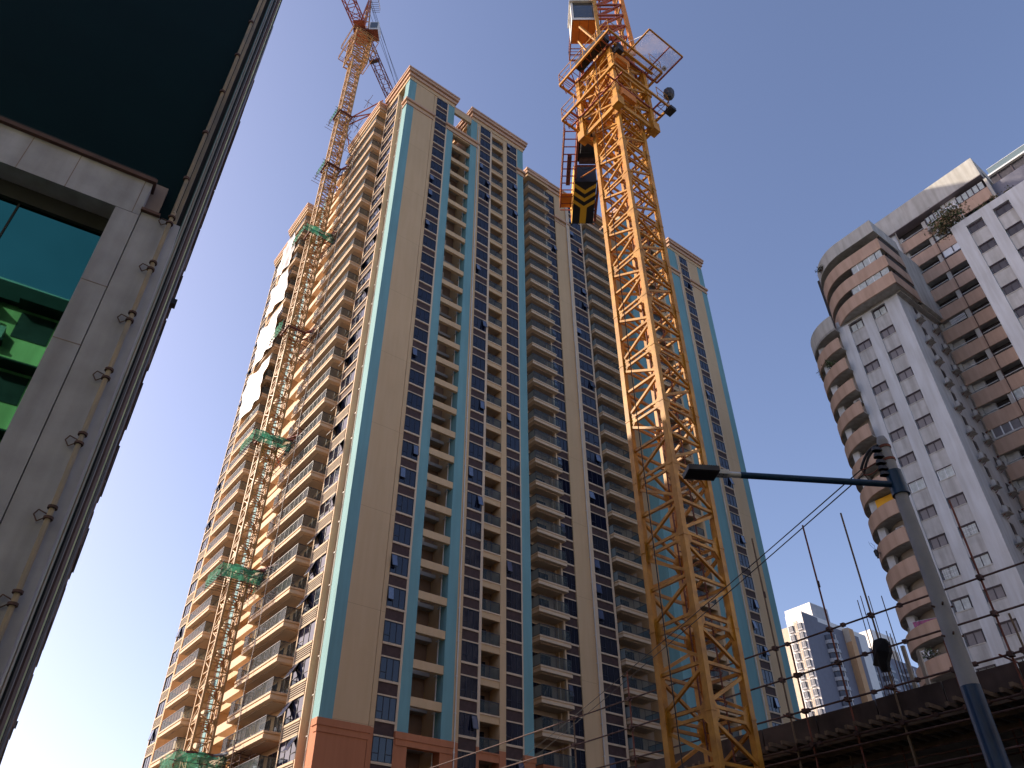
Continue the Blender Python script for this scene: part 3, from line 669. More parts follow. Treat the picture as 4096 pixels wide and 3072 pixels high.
hd=MB(); hd.cone((0,0,135.4),(0,0,136.2),1.3,1.3,'crane_red',24); hd.box(-1.3,1.5,-1.3,1.3,136.2,136.8,'rust')
ja=R(15); jd=Vector((math.sin(ja),math.cos(ja),0)); js=Vector((math.cos(ja),-math.sin(ja),0))
for sx in (-.7,.7):
    hd.bar(js*sx+Vector((0,0,136.7))-jd*.8,js*sx*.3+Vector((0,0,150))+jd*.0,.22,'crane_red'); hd.bar(js*sx+Vector((0,0,136.7))+jd*.9,js*sx*.3+Vector((0,0,150)),.2,k)
for i in range(6): z=137.5+i*1.9; w_=.8-.06*i; hd.bar(js*w_+Vector((0,0,z)),-js*w_+Vector((0,0,z+1.2)),.1,k); hd.bar(js*w_+Vector((0,0,z)),-js*w_+Vector((0,0,z)),.1,k)
rails(hd,[(1.4,-2.4,144),(2.5,-2.4,144),(2.5,-.6,144)],1.1,'steel',r=.05); [hd.bar((1.2,-2.4+q*.36,144),(2.5,-2.4+q*.36,144),.06,'rust_steel') for q in range(6)]
part('slewing_head',hd.rotz(-TH),lc)
j=MB(); up=Vector((0,0,1)); truss(j,jd*1.2+up*137.0,jd*48+up*138,1.5,1.5,'rust',ch=.14,br=.07,st=1.9,tri=False); j.bar(jd*5.4+up*137.3-js*.9,jd*5.4+up*137.3+js*.95,.55,'machine_dark')
for s_ in (-.4,.4): j.bar(js*s_*.5+up*150,jd*30+js*s_+up*139.4,.06,'cable'); j.bar(js*s_+up*148,jd*46+js*s_+up*139.8,.05,'cable')
part('jib',j.rotz(-TH),lc)
j=MB(); truss(j,-jd*1.2+up*137.2,-jd*16+up*137.2,1.9,1.4,'crane_red',ch=.16,br=.1,st=1.7); j.box(-1.2,.8,-2.6,-1.0,136.9,137.15,'crane_red')
part('counter_jib',j.rotz(-TH),lc)
cb=MB(); cb.box(1.5,3.1,-1.5,.7,136.0,138.6,'cab_white'); cb.box(1.65,2.95,-1.52,-1.505,136.5,138.4,'cab_glass'); cb.box(1.5,3.1,-1.5,.7,135.9,136.0,'rust'); part('cab',cb.rotz(-TH),lc)
# ================================================================== RIGHT TOWER
FR=2.876; ZR=37.96+1.6
def RZ(f): return ZR+FR*f
rt_=gthing('apartment_tower','weathered white and peach apartment tower with curved balconies at the right edge','building',68,2)
c=MB(); B=c.box
PT=RZ(7.45); 
B(68.35,76,21.7,28.8,0,PT-.4,'white_wall'); B(68.3,68.6,21.68,28.8,PT-1.0,PT,'white_wall'); 
def panel(va,vb,cols,top,kmin,kmax,u=68.0):
    # piers full height, recessed window strips between
    e=sorted([(a-.12,b+.12) for a,b in cols]); p=va
    for a,b in e:
        B(u,u+.34,p,a,0,top,'white_wall'); p=b
    B(u,u+.34,p,vb,0,top,'white_wall')
    for a,b in e:
        B(u+.002,u+.34,a,b,RZ(kmax+.04),top-.002,'white_wall')
        for kk in range(kmin,kmax+1):
            B(u+.09,u+.3,a,b,RZ(kk-1+.0),RZ(kk-.41),'stained_wall'); B(u+.05,u+.3,a,b,RZ(kk-.41),RZ(kk-.385),'grey_parapet')
    return e
panel(21.66,28.82,[(23.28,24.66),(26.02,27.44)],PT,-12,7)
for kk in range(-12,8): pass
B(68.35,76,2,14.4,0,RZ(8.3),'white_wall'); panel(2,14.42,[(4.1,5.5),(8.94,10.26),(11.6,12.95)],RZ(8.38),-12,8)
B(67.9,68.5,5.9,6.3,0,RZ(8.5),'white_wall')
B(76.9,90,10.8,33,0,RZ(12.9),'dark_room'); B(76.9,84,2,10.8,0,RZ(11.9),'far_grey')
B(76,77,14.3,14.5,0,RZ(12),'white_wall'); B(76.3,77,21.2,21.7,0,RZ(12),'grey_parapet')
B(76.0,90,21.7,31,0,RZ(13),'white_wall')
B(68.0,69,-6,2,0,RZ(6),'white_wall')
# pillar and inner partition
B(76.18,76.5,18.15,18.6,0,RZ(12.1),'grey_parapet'); B(76.1,76.6,10.6,10.9,RZ(8),RZ(12.2),'grey_parapet')
B(76.3,76.7,14.2,16.0,RZ(11.7),RZ(12.3),'alu_white')
# main parapet
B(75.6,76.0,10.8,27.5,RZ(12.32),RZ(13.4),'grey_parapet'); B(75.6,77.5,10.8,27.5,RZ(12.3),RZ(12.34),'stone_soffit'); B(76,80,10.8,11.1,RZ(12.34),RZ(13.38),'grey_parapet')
# penthouse further right
B(84,92,2,11.7,RZ(12),RZ(14.0),'grey_parapet'); B(83.8,92,2,11.9,RZ(14.72),RZ(14.8),'alu_white'); B(84.2,92,2,11.4,RZ(14.0),RZ(14.72),'win_dark')
for v in (4,5.6,7.2,8.8,10.4): B(84.1,84.25,v,v+.12,RZ(14.0),RZ(14.7),'win_frame')
B(80.5,83.6,2,8.4,RZ(11.95),RZ(12.72),'far_beige')
# curved corner: lower stack
UC,VC,RAD=72.0,28.7,5.0
c.arcband(UC,VC,.2,RAD-1.5,90,182,0,RZ(7.4),'concrete_slab'); 
B(72.2,77.5,28.8,33.9,0,RZ(7.4),'grey_parapet'); B(76.6,84,20,34,0,RZ(7.6),'grey_parapet')
c.arcband(UC,VC,RAD-.2,RAD,80,180,RZ(6.98),RZ(7.62),'grey_parapet'); c.arcband(UC,VC,.2,RAD-.02,80,180,RZ(6.9),RZ(6.98),'concrete')
for kk in range(-10,7):
    for a in (100,138): 
        t=R(a); x,y=UC+(RAD-.75)*math.cos(t),VC+(RAD-.75)*math.sin(t); B(x-.35,x+.35,y-.35,y+.35,RZ(kk),RZ(kk+1),'white_wall')
# upper curved block (projects)
UC2,VC2=71.6,25.0
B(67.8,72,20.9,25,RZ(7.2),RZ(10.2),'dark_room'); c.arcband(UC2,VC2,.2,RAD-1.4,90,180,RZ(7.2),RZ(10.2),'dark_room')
B(66.6,72,20.8,25,RZ(9.98),RZ(10.6),'grey_parapet'); c.arcband(UC2,VC2,.2,RAD,88,180,RZ(9.98),RZ(10.6),'grey_parapet'); B(71.6,77,20.82,29.8,RZ(7.2),RZ(10.2),'grey_parapet')
B(68.0,76.5,21.2,29,RZ(7.1),RZ(7.2),'concrete')
part('wall',c,rt_)
rg=MB(); rg.quad((84,2,RZ(14.8)),(84,11.2,RZ(14.8)),(84,11.2,RZ(15.17)),(84,2,RZ(15.17)),'roof_glass'); rg.bar((84,2,RZ(15.17)),(84,11.2,RZ(15.17)),.06,'alu_white'); part('roof_railing',rg,rt_)
# curved balcony bands
cm=MB(); cm.arcband(0,0,RAD-.16,RAD,80,180,0,FR*.5,'peach',24); cm.arcband(0,0,.3,RAD-.16,80,180,0,.14,'concrete',24); cme=cm.mesh('balcony')
for kk in range(-10,7): part('balcony',cme,rt_,loc=(UC,VC,RZ(kk)))
cm=MB(); cm.arcband(0,0,RAD-.16,RAD,88,180,0,FR*.56,'peach',24); cm.arcband(0,0,.3,RAD-.16,88,180,0,.14,'concrete',24); cm.box(-5,-4.84,-4.2,0,0,FR*.56,'peach'); cm.box(-4.84,-.2,-4.2,0,0,.14,'concrete'); cm.box(-4.84,0,-4.2,-4.05,0,FR*.56,'peach'); cme=cm.mesh('balcony')
for kk,f in ((9,9.0),(8,8.06),(7,7.18)): part('balcony',cme,rt_,loc=(UC2,VC2,RZ(f)))
# glazing of the upper curved block
for (f0,f1,v0,v1,kk) in ((8.62,9.0,21.0,24.6,'curtain'),(7.74,8.06,21.0,25.4,'curtain')):
    n=5; gz=MB()
    for i in range(n):
        a=v0+(v1-v0)*i/n;b=v0+(v1-v0)*(i+1)/n; gz.box(66.72,66.76,a+.03,b-.03,RZ(f0),RZ(f1),kk); gz.box(66.68,66.8,b-.04,b+.04,RZ(f0),RZ(f1),'alu_white' if i%2 else 'win_frame')
    part('balcony_glazing',gz,rt_)
# back balconies
bk=MB(); bk.box(0,.16,14.45-21.66,0,0,FR*.55,'peach'); bk.box(.16,.95,14.45-21.66,0,0,.12,'concrete'); bk.box(-.02,.14,14.45-21.66,-3.5,FR*.6+.1,FR*.6+.14,'alu_white'); bk.box(-.02,.14,-3.0,-.3,FR*.6+.06,FR*.6+.1,'alu_white'); bkm=bk.mesh('balcony')
for kk in range(-10,12): part('balcony',bkm,rt_,loc=(76.0,21.66,RZ(kk+.1)))
bk=MB(); bk.box(0,.16,10.9-21.66,14.4-21.66,0,FR*.6,'peach'); 
for kk in (10,11): part('balcony',bk.mesh('balcony') if kk==11 else bkm,rt_,loc=(76.004,21.66,RZ(kk+.1))) if kk==11 else None
def glz(v0,v1,f0,n,kk,fr='win_frame'):
    bg_=MB()
    for i in range(n):
        a=v0+(v1-v0)*i/n;b=v0+(v1-v0)*(i+1)/n; bg_.box(76.1,76.14,a+.05,b-.05,RZ(f0),RZ(f0+.38),kk); bg_.box(76.05,76.2,b-.06,b+.06,RZ(f0-.02),RZ(f0+.4),fr)
    bg_.box(76.04,76.2,v0,v1,RZ(f0-.03),RZ(f0),'alu_white' if fr!='win_frame' else 'win_frame'); part('balcony_glazing',bg_,rt_)
glz(11.1,14.2,11.75,5,'curtain'); glz(16.0,18.0,11.75,4,'curtain'); glz(14.5,18.0,10.72,3,'curtain'); glz(14.5,18.0,9.72,3,'alu_white'); glz(14.5,18.1,2.72,4,'curtain','alu_white'); glz(18.6,21.2,1.72,3,'win_net','alu_white')
bg_=MB(); bg_.box(76.0,76.06,18.7,20.4,RZ(6.95),RZ(6.97),'alu_white'); bg_.box(76.0,76.06,18.7,20.4,RZ(6.71),RZ(6.73),'alu_white')
for i in range(14): bg_.box(76.02,76.06,18.7+i*.12,18.75+i*.12,RZ(6.72),RZ(6.95),'alu_white')
part('balcony_rail',bg_,rt_)
# windows of the white panels
def rw(v0,v1,frame,pane,kk,bars=False):
    wd=v1-v0; mb=MB(); h=FR*.39; mb.box(0,wd,.16,.18,0,h,pane); mb.box(0,wd,.05,.16,h-.07,h-.0,'win_frame')
    for x in (0,wd/2-.03,wd-.05): mb.box(x,x+.055,.1,.2,0,h,frame)
    for z in (0,h-.15): mb.box(0,wd,.11,.2,z,z+.05,frame)
    if bars:
        for i in range(6): mb.box(.1+i*.2,.13+i*.2,.1,.12,.1,h-.2,'alu_white')
        for z in (.35,.7): mb.box(.05,wd-.05,.1,.12,z,z+.025,'alu_white')
    return mb.mesh('window')
A_=rw(0,1.4,'win_frame','win_net',0); Bw=rw(0,1.4,'alu_white','curtain',0); Cw=rw(0,1.4,'win_frame','curtain',0,True); Dw=rw(0,1.4,'win_frame','curtain',0); Ew=rw(0,1.34,'win_frame','win_dark',0)
for ci,(v0,v1) in enumerate([(26.02,27.44),(23.28,24.66)]):
    for kk in range(-9,8):
        me=A_; lab=None
        if kk==0: me=Bw; lab='window with white aluminium frame'
        if kk in (-3,) and ci==0 or kk==-2 and ci==1: me=Cw; lab='window with white security bars'
        if kk==7: me=Dw
        if kk in (-4,-6) and ci==0 or kk in(-3,-6) and ci==1: me=Dw
        part('window',me,rt_,loc=(68.02,v1,RZ(kk-.39)),rz=NEG,label=lab)
for (v0,v1) in [(11.6,12.95),(8.94,10.26),(4.1,5.5)]:
    for kk in range(-6 if v0<11 else -1,9): part('window',Ew,rt_,loc=(68.02,v1,RZ(kk-.39)),rz=NEG)
sw=MB(); sw.box(0,.6,-.02,.02,0,1.2,'win_dark'); sw.box(-.06,.66,-.12,.0,-.08,0,'grey_parapet'); swm=sw.mesh('window')
for kk in range(-7,8): part('window',swm,rt_,loc=(71.1,21.66,RZ(kk+.62)))
for kk in range(-7,8): part('window',swm,rt_,loc=(74.6,21.66,RZ(kk+.45))) if kk>-3 else None
dp=MB(); dp.bar((75.75,21.5,2),(75.75,21.5,RZ(12.3)),.14,'pipe_stain',n=8)
for kk in range(-10,12): dp.box(75.65,75.85,21.45,21.7,RZ(kk),RZ(kk)+.1,'rust')
part('drainpipe',dp,rt_); dp=MB(); dp.bar((75.9,18.0,2),(75.9,18.0,RZ(11)),.08,'rust_steel',n=8); part('drainpipe',dp,rt_)
# air conditioners, each on its bracket
def ac_proto(label):
    t=thing('air_conditioner',label,'air conditioner',W(70.5,21.66,RZ(5.2)),TH,'air conditioners on the side wall of the white tower')
    a=MB(); a.box(-.40,.40,-.60,-.26,-.02,.54,'ac_white'); a.box(-.34,.34,-.605,-.60,.05,.1,'ac_grille'); part('casing',a,t)
    g=MB(); g.cone((.1,-.63,.27),(.1,-.60,.27),.2,.2,'ac_grille',16); part('fan_grille',g,t)
    b=MB(); b.box(-.5,.5,-.66,0,-.12,-.03,'concrete'); b.bar((-.4,-.3,-.2),(-.4,0,-.35),.04,'rust'); b.bar((.4,-.3,-.2),(.4,0,-.35),.04,'rust'); part('bracket',b,t); return t
ordn=['topmost','second','third','fourth','fifth','sixth','seventh','eighth','ninth','tenth','eleventh','twelfth','thirteenth']
a0=ac_proto('topmost air conditioner in the column nearer the white tower front corner')
for i in range(11):
    if i: clone(a0,W(70.5+random.uniform(-.12,.12),21.66,RZ(6.2-i+random.uniform(-.06,.06))),label='%s air conditioner from the top, column nearer the white tower front corner'%ordn[i])
a0.location=W(70.5,21.66,RZ(6.2))
for i in range(11):
    clone(a0,W(74.25+random.uniform(-.12,.12),21.66,RZ(6.4-i+random.uniform(-.06,.06))),label='%s air conditioner from the top, column beside the white tower drainpipe'%ordn[i])
for (u,v,z,lab) in ((75.9,17.6,RZ(11.25),'upper of two air conditioners on the top peach balcony'),(75.9,17.0,RZ(10.95)-.3,'lower of two air conditioners on the top peach balcony')):
    q=clone(a0,W(u,v,z),TH+NEG,label=lab); q['group']='air conditioners on the front of the white tower'
q=clone(a0,W(68.7,29.6,RZ(-1.45)),TH+NEG,label='boxy white air conditioner on a curved peach balcony beside the concrete pole'); q['group']='air conditioners on the front of the white tower'
q=clone(a0,W(68.6,29.4,RZ(3.65)),TH+NEG,label='white air conditioner under a curved peach balcony, above the concrete pole top'); q['group']='air conditioners on the front of the white tower'
# small things on the balconies
aw=MB(); aw.box(-.9,.9,-.05,.35,-.8,.0,'awning_yellow'); aw.box(-.9,.9,-.08,-.05,-.95,-.75,'awning_yellow'); solo('awning',aw,'yellow cloth screen inside a curved peach balcony behind the blue lamp arm','awning',W(68.3,30.2,RZ(.0)-.15),TH+NEG)
ld=MB()
for i in range(9):
    x=-1.2+i*.28; h_=.7+.4*random.random(); ld.add([(x,0,0),(x+.26,.05,.03),(x+.2,.08,-h_),(x+.04,.02,-h_+.1)],[(0,1,2,3)],'pink_cloth')
ld.bar((-1.4,0,.03),(1.5,0,.03),.03,'steel'); solo('laundry',ld,'pink laundry hanging on a line inside a lower curved peach balcony','laundry',W(68.2,30.0,RZ(-4.3)),TH+NEG+.35)
dk=MB(); dk.cone((0,0,0),(0,0,.5),.16,.22,'black_paint',14); dk.cone((0,0,-.25),(0,0,0),.07,.1,'black_paint',10); dk.cone((0,0,.5),(0,0,.62),.22,.12,'black_paint',14)
dk.path([(0,0,.6),(.05,.1,1.1),(-.1,.3,1.5)],.025,'black_paint'); dk.path([(.05,.1,1.1),(.2,.35,1.3)],.025,'black_paint'); dk.path([(0,0,.6),(-.25,.2,1.2),(-.3,.25,1.6)],.025,'black_paint'); dk.bar((0,0,.3),(.9,-.25,.2),.05,'black_paint')
solo('lantern',dk,'black lantern shaped box with thin antennas on the outer edge of a curved balcony','lantern',azp(26.95,75.5,75.5*math.tan(R(23.3))+1.6))
sd=MB(); sd.cone((0,0,0),(-.12,0,.03),.05,.42,'alu_white',20); sd.bar((0,0,0),(.3,0,-.2),.04,'steel'); solo('satellite_dish',sd,'small white satellite dish on a peach balcony near the right edge of the photo','satellite dish',W(75.85,18.9,RZ(-.7)),TH)
# plants
def plant(name,label,loc,r,h,n,ks,seed,size=.12,group=None):
    rr=random.Random(seed); t=thing(name,label,'plant',loc,TH,group); st=MB(); lf=MB()
    for i in range(7):
        a=rr.uniform(0,6.28); q=(r*.6*math.cos(a),r*.6*math.sin(a),h*rr.uniform(.5,.9)); st.bar((0,0,-.1),q,.04,'bark')
        for j in range(n//7):
            d=Vector((rr.gauss(0,1),rr.gauss(0,1),rr.gauss(0,.8)))*r*.32; c=Vector(q)+d; s=size*rr.uniform(.6,1.4)
            x=Vector((rr.gauss(0,1),rr.gauss(0,1),rr.gauss(0,1))).normalized()*s; y=Vector((rr.gauss(0,1),rr.gauss(0,1),rr.gauss(0,1))).normalized()*s*.7
            lf.add([c-x,c-y,c+x,c+y],[(0,1,2,3)],rr.choice(ks))
    part('stem',st,t); part('foliage',lf,t); return t
plant('rooftop_bush','large half dry green bush growing on the corner of the lower white roof',W(68.7,14.3,RZ(8.4)),1.7,1.7,1700,['leaf_green','leaf_green','leaf_dry','leaf_dry'],1,.13)
for i,(v,lab) in enumerate(((11.0,'left'),(9.8,'middle'),(8.4,'right'))): plant('rooftop_plant','small plant on the lower white roof edge under the penthouse, %s of three'%lab,W(68.4,v,RZ(8.4)),.45,.5,120,['leaf_green','leaf_dry'],20+i,.09,'small plants along the white roof edge')
plant('wall_plant','dark creeper hanging off the rounded corner of the upper grey parapet',W(67.6,28.0,RZ(10.1)),.6,.4,160,['leaf_green','black_paint'],9,.1)
plant('wall_plant','thin wild plant on the outer edge of the highest lower curved balcony',W(69.2,32.6,RZ(6.0)),.55,.3,110,['leaf_green','leaf_dry'],10,.08)
plant('balcony_plant','green potted plants behind the second highest curved peach balcony edge',W(67.6,30.5,RZ(5.55)),.7,.5,200,['leaf_green'],11,.1)
plant('balcony_plant','leafy pot plants on the curved balcony below the pink laundry',W(67.7,30.6,RZ(-5.45)),.7,.5,200,['leaf_green','alu_white'],12,.1)
plant('balcony_plant','dark bushy plant hanging at the lowest curved balcony beside the distant towers',W(69.6,33.1,RZ(-8.2)),.8,.6,260,['leaf_green','black_paint'],13,.1)
# ================================================================== DISTANT TOWERS
ft=gthing('apartment_tower','distant white apartment tower with bay windows and grey shaded side between the towers','building',219.2,134.2)
c=MB(); B=c.box; B(219.2,255,134.2,140.3,0,98.6,'far_white'); B(219.3,227.5,134.1,134.2,0,98.3,'far_grey'); B(227.5,250,134.15,134.3,0,97,'far_grey')  # thin grey sheets put shade into the colour of the white tower's sunless side
B(228.5,238,136,146,98.6,104.5,'far_white'); B(228.6,238,135.9,136,98.6,104.2,'trim_grey')  # roof box: grey sheet paints the shade on its face away from the sun
B(219.1,219.2,136.4,137.9,0,96,'far_beige'); part('wall',c,ft)
bw=MB(); bw.box(-.55,0,-.75,.75,0,1.7,'far_glass'); bw.box(-.62,0,-.85,.85,-.35,0,'trim_grey'); bw.box(-.62,0,-.85,.85,1.7,1.85,'trim_grey'); bw.box(-.58,-.54,-.03,.03,0,1.7,'far_white'); bwm=bw.mesh('bay_window')
for n in range(0,31):
    z=94.6-2.9*n
    if z>30:
        for v in (135.6,138.9): part('bay_window',bwm,ft,loc=(219.2,v,z-1.5))
        c=None
lg=MB()
for n in range(24): lg.box(219.04,219.1,136.4,137.9,95.5-2.9*n,95.65-2.9*n,'far_white')
for n in range(24): lg.box(219.04,219.1,137.1,137.2,20,95,'far_white') if n==0 else None
part('wall_ledges',lg,ft)
cbm=MB(); cbm.arcband(0,0,2.2,2.6,180,360,0,1.0,'far_grey',14); cbm.arcband(0,0,.1,2.3,180,360,1.0,2.9,'far_glass',14); cbm.arcband(0,0,2.35,2.5,262,270,1.0,2.9,'far_white',3); cm_=cbm.mesh('round_balcony')
cb2=MB(); cb2.arcband(0,0,2.2,2.6,180,360,0,1.1,'trim_grey',14); cb2.arcband(0,0,.1,2.3,180,360,1.0,2.9,'far_glass',14); cb2.box(-.08,.08,-2.5,-2.3,1,2.9,'far_white'); cm_=cb2.mesh('round_balcony')
for n in range(23): part('round_balcony',cm_,ft,loc=(231.5,134.2,93-2.9*(n+1)))
ft2=gthing('apartment_tower','distant grey apartment tower with an orange stripe and rounded balconies','building',243,134)
c=MB(); B=c.box; B(242,262,137,150,0,96.5,'far_grey'); B(241,243.8,132.0,137.2,0,97.5,'far_orange'); B(240.9,241,132,134,93,97.6,'far_beige'); B(262,300,137,150,0,95.5,'far_grey'); B(240,310,140,152,95,97.5,'trim_grey')
for n in range(26):
    z=93-2.9*n
    for u in (246.5,258,270,276,288): B(u,u+3,136.85,137.02,z-2,z,'far_glass'); B(u-.2,u+3.2,136.7,137,z-2.9,z-2.1,'trim_grey')
part('wall',c,ft2)
for u in (253.5,266,282.5):
    for n in range(26): part('round_balcony',cm_,ft2,loc=(u,137.1,93-2.9*(n+1)))
ft3=gthing('apartment_tower','distant white and beige apartment tower partly hidden by the curved balconies','building',300,150)
c=MB(); B=c.box; B(296,312,153,170,0,116,'far_white'); B(299,312,152.8,153,0,110,'far_beige')
for n in range(30): B(301,303.5,152.65,152.81,105-2.9*n-1.8,105-2.9*n,'far_glass'); B(306,308,152.65,152.81,105-2.9*n-1.8,105-2.9*n,'far_glass')
part('wall',c,ft3)
ft4=gthing('apartment_block','plain beige block peeping out behind the distant white tower on its left','building',232,150)
c=MB(); c.box(240,260,150.8,170,0,104,'far_beige')
for n in range(10): c.box(239.9,240,152,153,20+n*8,21+n*8,'far_beige')
part('wall',c,ft4)
# ================================================================== UTILITY POLE AND STREET LAMP
PA=29.78; PD=13.0; pp=azp(PA,PD)
up_=thing('utility_pole','grey concrete utility pole with a blue painted base and black insulators','utility pole',pp,0)
p=MB(); p.cone((0,0,5.15),(0,0,9.22),.128,.092,'pole_grey',28); p.cone((0,0,9.22),(0,0,9.3),.092,.066,'pole_grey',28); p.cone((0,0,5.17),(0,0,7.2),.118,.117,'pole_grey',28) if 0 else None
part('shaft',p,up_); p=MB(); p.cone((0,0,0),(0,0,5.16),.165,.129,'pole_grey',28); part('shaft',p,up_)
p=MB(); p.cone((0,0,0),(0,0,5.05),.168,.134,'blue_paint',28); 
part('painted_base',p,up_)
for z in (9.06,8.80):
    b=MB(); b.cone((0,0,z),(0,0,z+.045),.108,.108,'rust',24); part('steel_strap',b,up_)
p=MB()
for z in (6.2,5.75):
    for a in (0,1.2,3.3,4.4): p.rod((0.08*math.cos(a),.08*math.sin(a),z),(.17*math.cos(a),.17*math.sin(a),z+.02),.03,'rust_steel')
part('climbing_bolt',p,up_)
lf=Vector((-1,-.15,0)).normalized()
p=MB()
for j,z in enumerate((9.05,8.92,8.79,8.67,8.56)):
    c0=lf*.14; p.rod(tuple(lf*.05+Vector((0,0,z))),tuple(lf*.24+Vector((0,0,z))),.04,'machine_dark')
    for q in range(3): p.cone(tuple(lf*(.13+.035*q)+Vector((0,0,z-.05))),tuple(lf*(.13+.035*q)+Vector((0,0,z+.02))),.06,.04,'lamp_grey',14)
part('insulator',p,up_)
p=MB()
def curve(a,b,sag,n=10):
    a=Vector(a);b=Vector(b); return [tuple(a.lerp(b,i/n)+Vector((0,0,-sag*4*(i/n)*(1-i/n)))) for i in range(n+1)]
jx=azp(27.75,12.9)-pp
p.path(curve(lf*.1+Vector((0,0,9.12)),jx+Vector((0,0,8.74)),-.10),.05,'cable'); p.path(curve(lf*.15+Vector((0,0,9.05)),jx+Vector((.03,0,8.66)),-.09),.045,'cable')
p.path(curve(lf*.2+Vector((0,0,8.8)),jx+Vector((0,0,8.72)),.02),.022,'rust'); p.path(curve(lf*.2+Vector((0,0,8.7)),jx+Vector((0,0,8.62)),.06),.022,'rust'); p.path(curve(jx+Vector((0,0,8.72)),jx+Vector((.1,0,8.45)),.03),.02,'rust_steel')
part('jumper_cable',p,up_)
st=thing('street_lamp','flat dark LED street lamp on a long blue arm fixed to the concrete pole','street lamp',azp(PA,PD,8.2),0)
zA=.5187*PD+1.6; lampc=azp(15.75,11.3)-pp; za=zA-8.2
head=lampc; d=(head/head.length)
p=MB(); p.cone((0,0,za-.2),(0,0,za+.25),.14,.13,'arm_blue',28); part('sleeve',p,st)
a0_=d*.1+Vector((0,0,za)); a1=d*(head.length-.68)+Vector((0,0,za-.0)); p=MB(); p.bar(tuple(a0_),tuple(a1),.11,'arm_blue',n=16); part('arm',p,st)
p=MB(); p.bar(tuple(a1-d*.02),tuple(a1+d*.22),.1,'steel',n=16); q1=a1+d*.2; q2=a1+d*.42; s_=Vector((-d.y,d.x,0))
def slab(mb,c0,c1,wd,z0,z1,k):
    v=[c0-s_*wd/2,c1-s_*wd/2,c1+s_*wd/2,c0+s_*wd/2]; vs=[(x.x,x.y,z0) for x in v]+[(x.x,x.y,z1) for x in v]
    mb.add(vs,[(0,3,2,1),(4,5,6,7),(0,1,5,4),(1,2,6,5),(2,3,7,6),(3,0,4,7)],k)
slab(p,q1,q2,.14,za-.03,za+.05,'steel')
for t in (.1,.17):
    for e in (-.03,.03): cc=q1+d*t+s_*e; p.cone((cc.x,cc.y,za-.036),(cc.x,cc.y,za-.028),.01,.01,'machine_dark',8)
part('clamp',p,st)
p=MB(); hc0=q2-d*.02; hc1=q2+d*.5; slab(p,hc0,hc1,.33,za-.04,za+.05,'lamp_grey')
for i in range(12): cc=hc0+d*(.03+i*.038); slab(p,cc,cc+d*.012,.27,za+.05,za+.08,'lamp_grey')
slab(p,hc0+d*.03,hc1-d*.03,.23,za-.045,za-.041,'machine_dark')
part('lamp_head',p,st)
# power lines from the pole towards the far street
for i,(t0,t1,lab) in enumerate(((.5532,.2281,'upper of two thin black power lines running down left from the concrete pole'),(.5450,.2190,'lower of two thin black power lines running down left from the concrete pole'))):
    a=azp(27.8,12.9,t0*12.9+1.6); b=azp(.78,50,t1*50+1.6); b=a.lerp(b,1.15)
    mb=MB(); mb.path(curve(a,b,.12,24),.022,'cable'); solo('power_line',mb,lab,'cable',group='power lines leaving the concrete pole')
# ================================================================== SCAFFOLD AND CONSTRUCTION DECK
US=22.0; K=1.375
sc=gthing('scaffold','rusty brown tube scaffold with couplers around the raw concrete deck','scaffold',US,7.5)
def zr(z): return z*K+CAMZ
led=[(6.44,6.44),(5.71,5.71),(4.94,4.97),(4.25,4.25),(4.05,4.05),(3.45,3.45)]
for i,(z0,z1) in enumerate(led):
    mb=MB(); mb.rod((US-.06,3.5,zr(z0)),(US-.06,36,zr(z1)-(.02)),.058,'rust_steel'); part('ledger_tube',mb,sc)
sts=[(24.6,0,6.5),(21.4,0,7.2),(18.0,0,7.6),(14.66,0,9.3),(14.1,0,6.41),(12.62,0,9.05),(11.2,0,8.93),(9.41,0,5.52),(7.92,0,8.18),(7.59,4.9,5.65),(5.9,0,7.6)]
for i,(v,z0,z1) in enumerate(sts):
    mb=MB(); mb.rod((US,v,0 if z0==0 else zr(z0)),(US,v+.02,zr(z1)),.058,'rust' if i%3 else 'timber')
    if i%2 and z1>6: mb.rod((US,v,zr(z1-1.6)),(US,v,zr(z1-1.45)),.085,'rust_steel')
    part('standard_tube',mb,sc)
rr=random.Random(5); mb=MB()
for (v,z0,z1) in sts:
    for (a,b) in led[:4]:
        if zr(a)<zr(z1):
            mb=MB(); mb.box(US-.13,US+.05,v-.06,v+.07,zr(a)-.06,zr(a)+.07,'rust_steel'); mb.rod((US-.2,v+.05,zr(a)),(US+.1,v+.05,zr(a)+.02),.025,'rust_steel'); part('coupler',mb,sc)
for (a,b) in led[:4]:
    for v in (10.2,12.0,14.0,9.0,17.0): v+=rr.uniform(-.3,.3); mb=MB(); mb.box(US-.12,US,v-.06,v+.06,zr(a)-.05,zr(a)+.05,'rust_steel'); part('coupler',mb,sc)
mb=MB()
for v in (8.0,11.2,14.6,18): 
    mb.rod((US-.3,v+.1,zr(4.93)),(US+2.2,v-.1,zr(4.8)),.05,'rust'); mb.rod((US-.35,v+.3,zr(4.2)),(US+2,v+.2,zr(4.2)),.05,'rust_steel')
for v in (5,8.5,12,16): mb.rod((US+1.6,v,0),(US+1.6,v,zr(3.9)),.05,'rust_steel'); mb.rod((US+3,v+1,0),(US+3,v+1,zr(3.9)),.05,'timber')
for z in (3.7,2.9,3.3,2.6): mb.rod((US+1.6,2,zr(z)),(US+1.6,28,zr(z)),.05,'rust_steel')
rz_=random.Random(8)
for i in range(26):
    v=rz_.uniform(2,26); u=US+rz_.uniform(.6,6); mb.rod((u,v,0),(u,v+rz_.uniform(-.1,.1),zr(4.2)),.05,rz_.choice(('rust_steel','rust','timber')))
for i in range(10): u=US+rz_.uniform(.5,4); z=zr(rz_.uniform(2.4,4.1)); mb.rod((u,1,z),(u,28,z+rz_.uniform(-.2,.2)),.05,'rust_steel')
part('inner_tube',mb,sc)
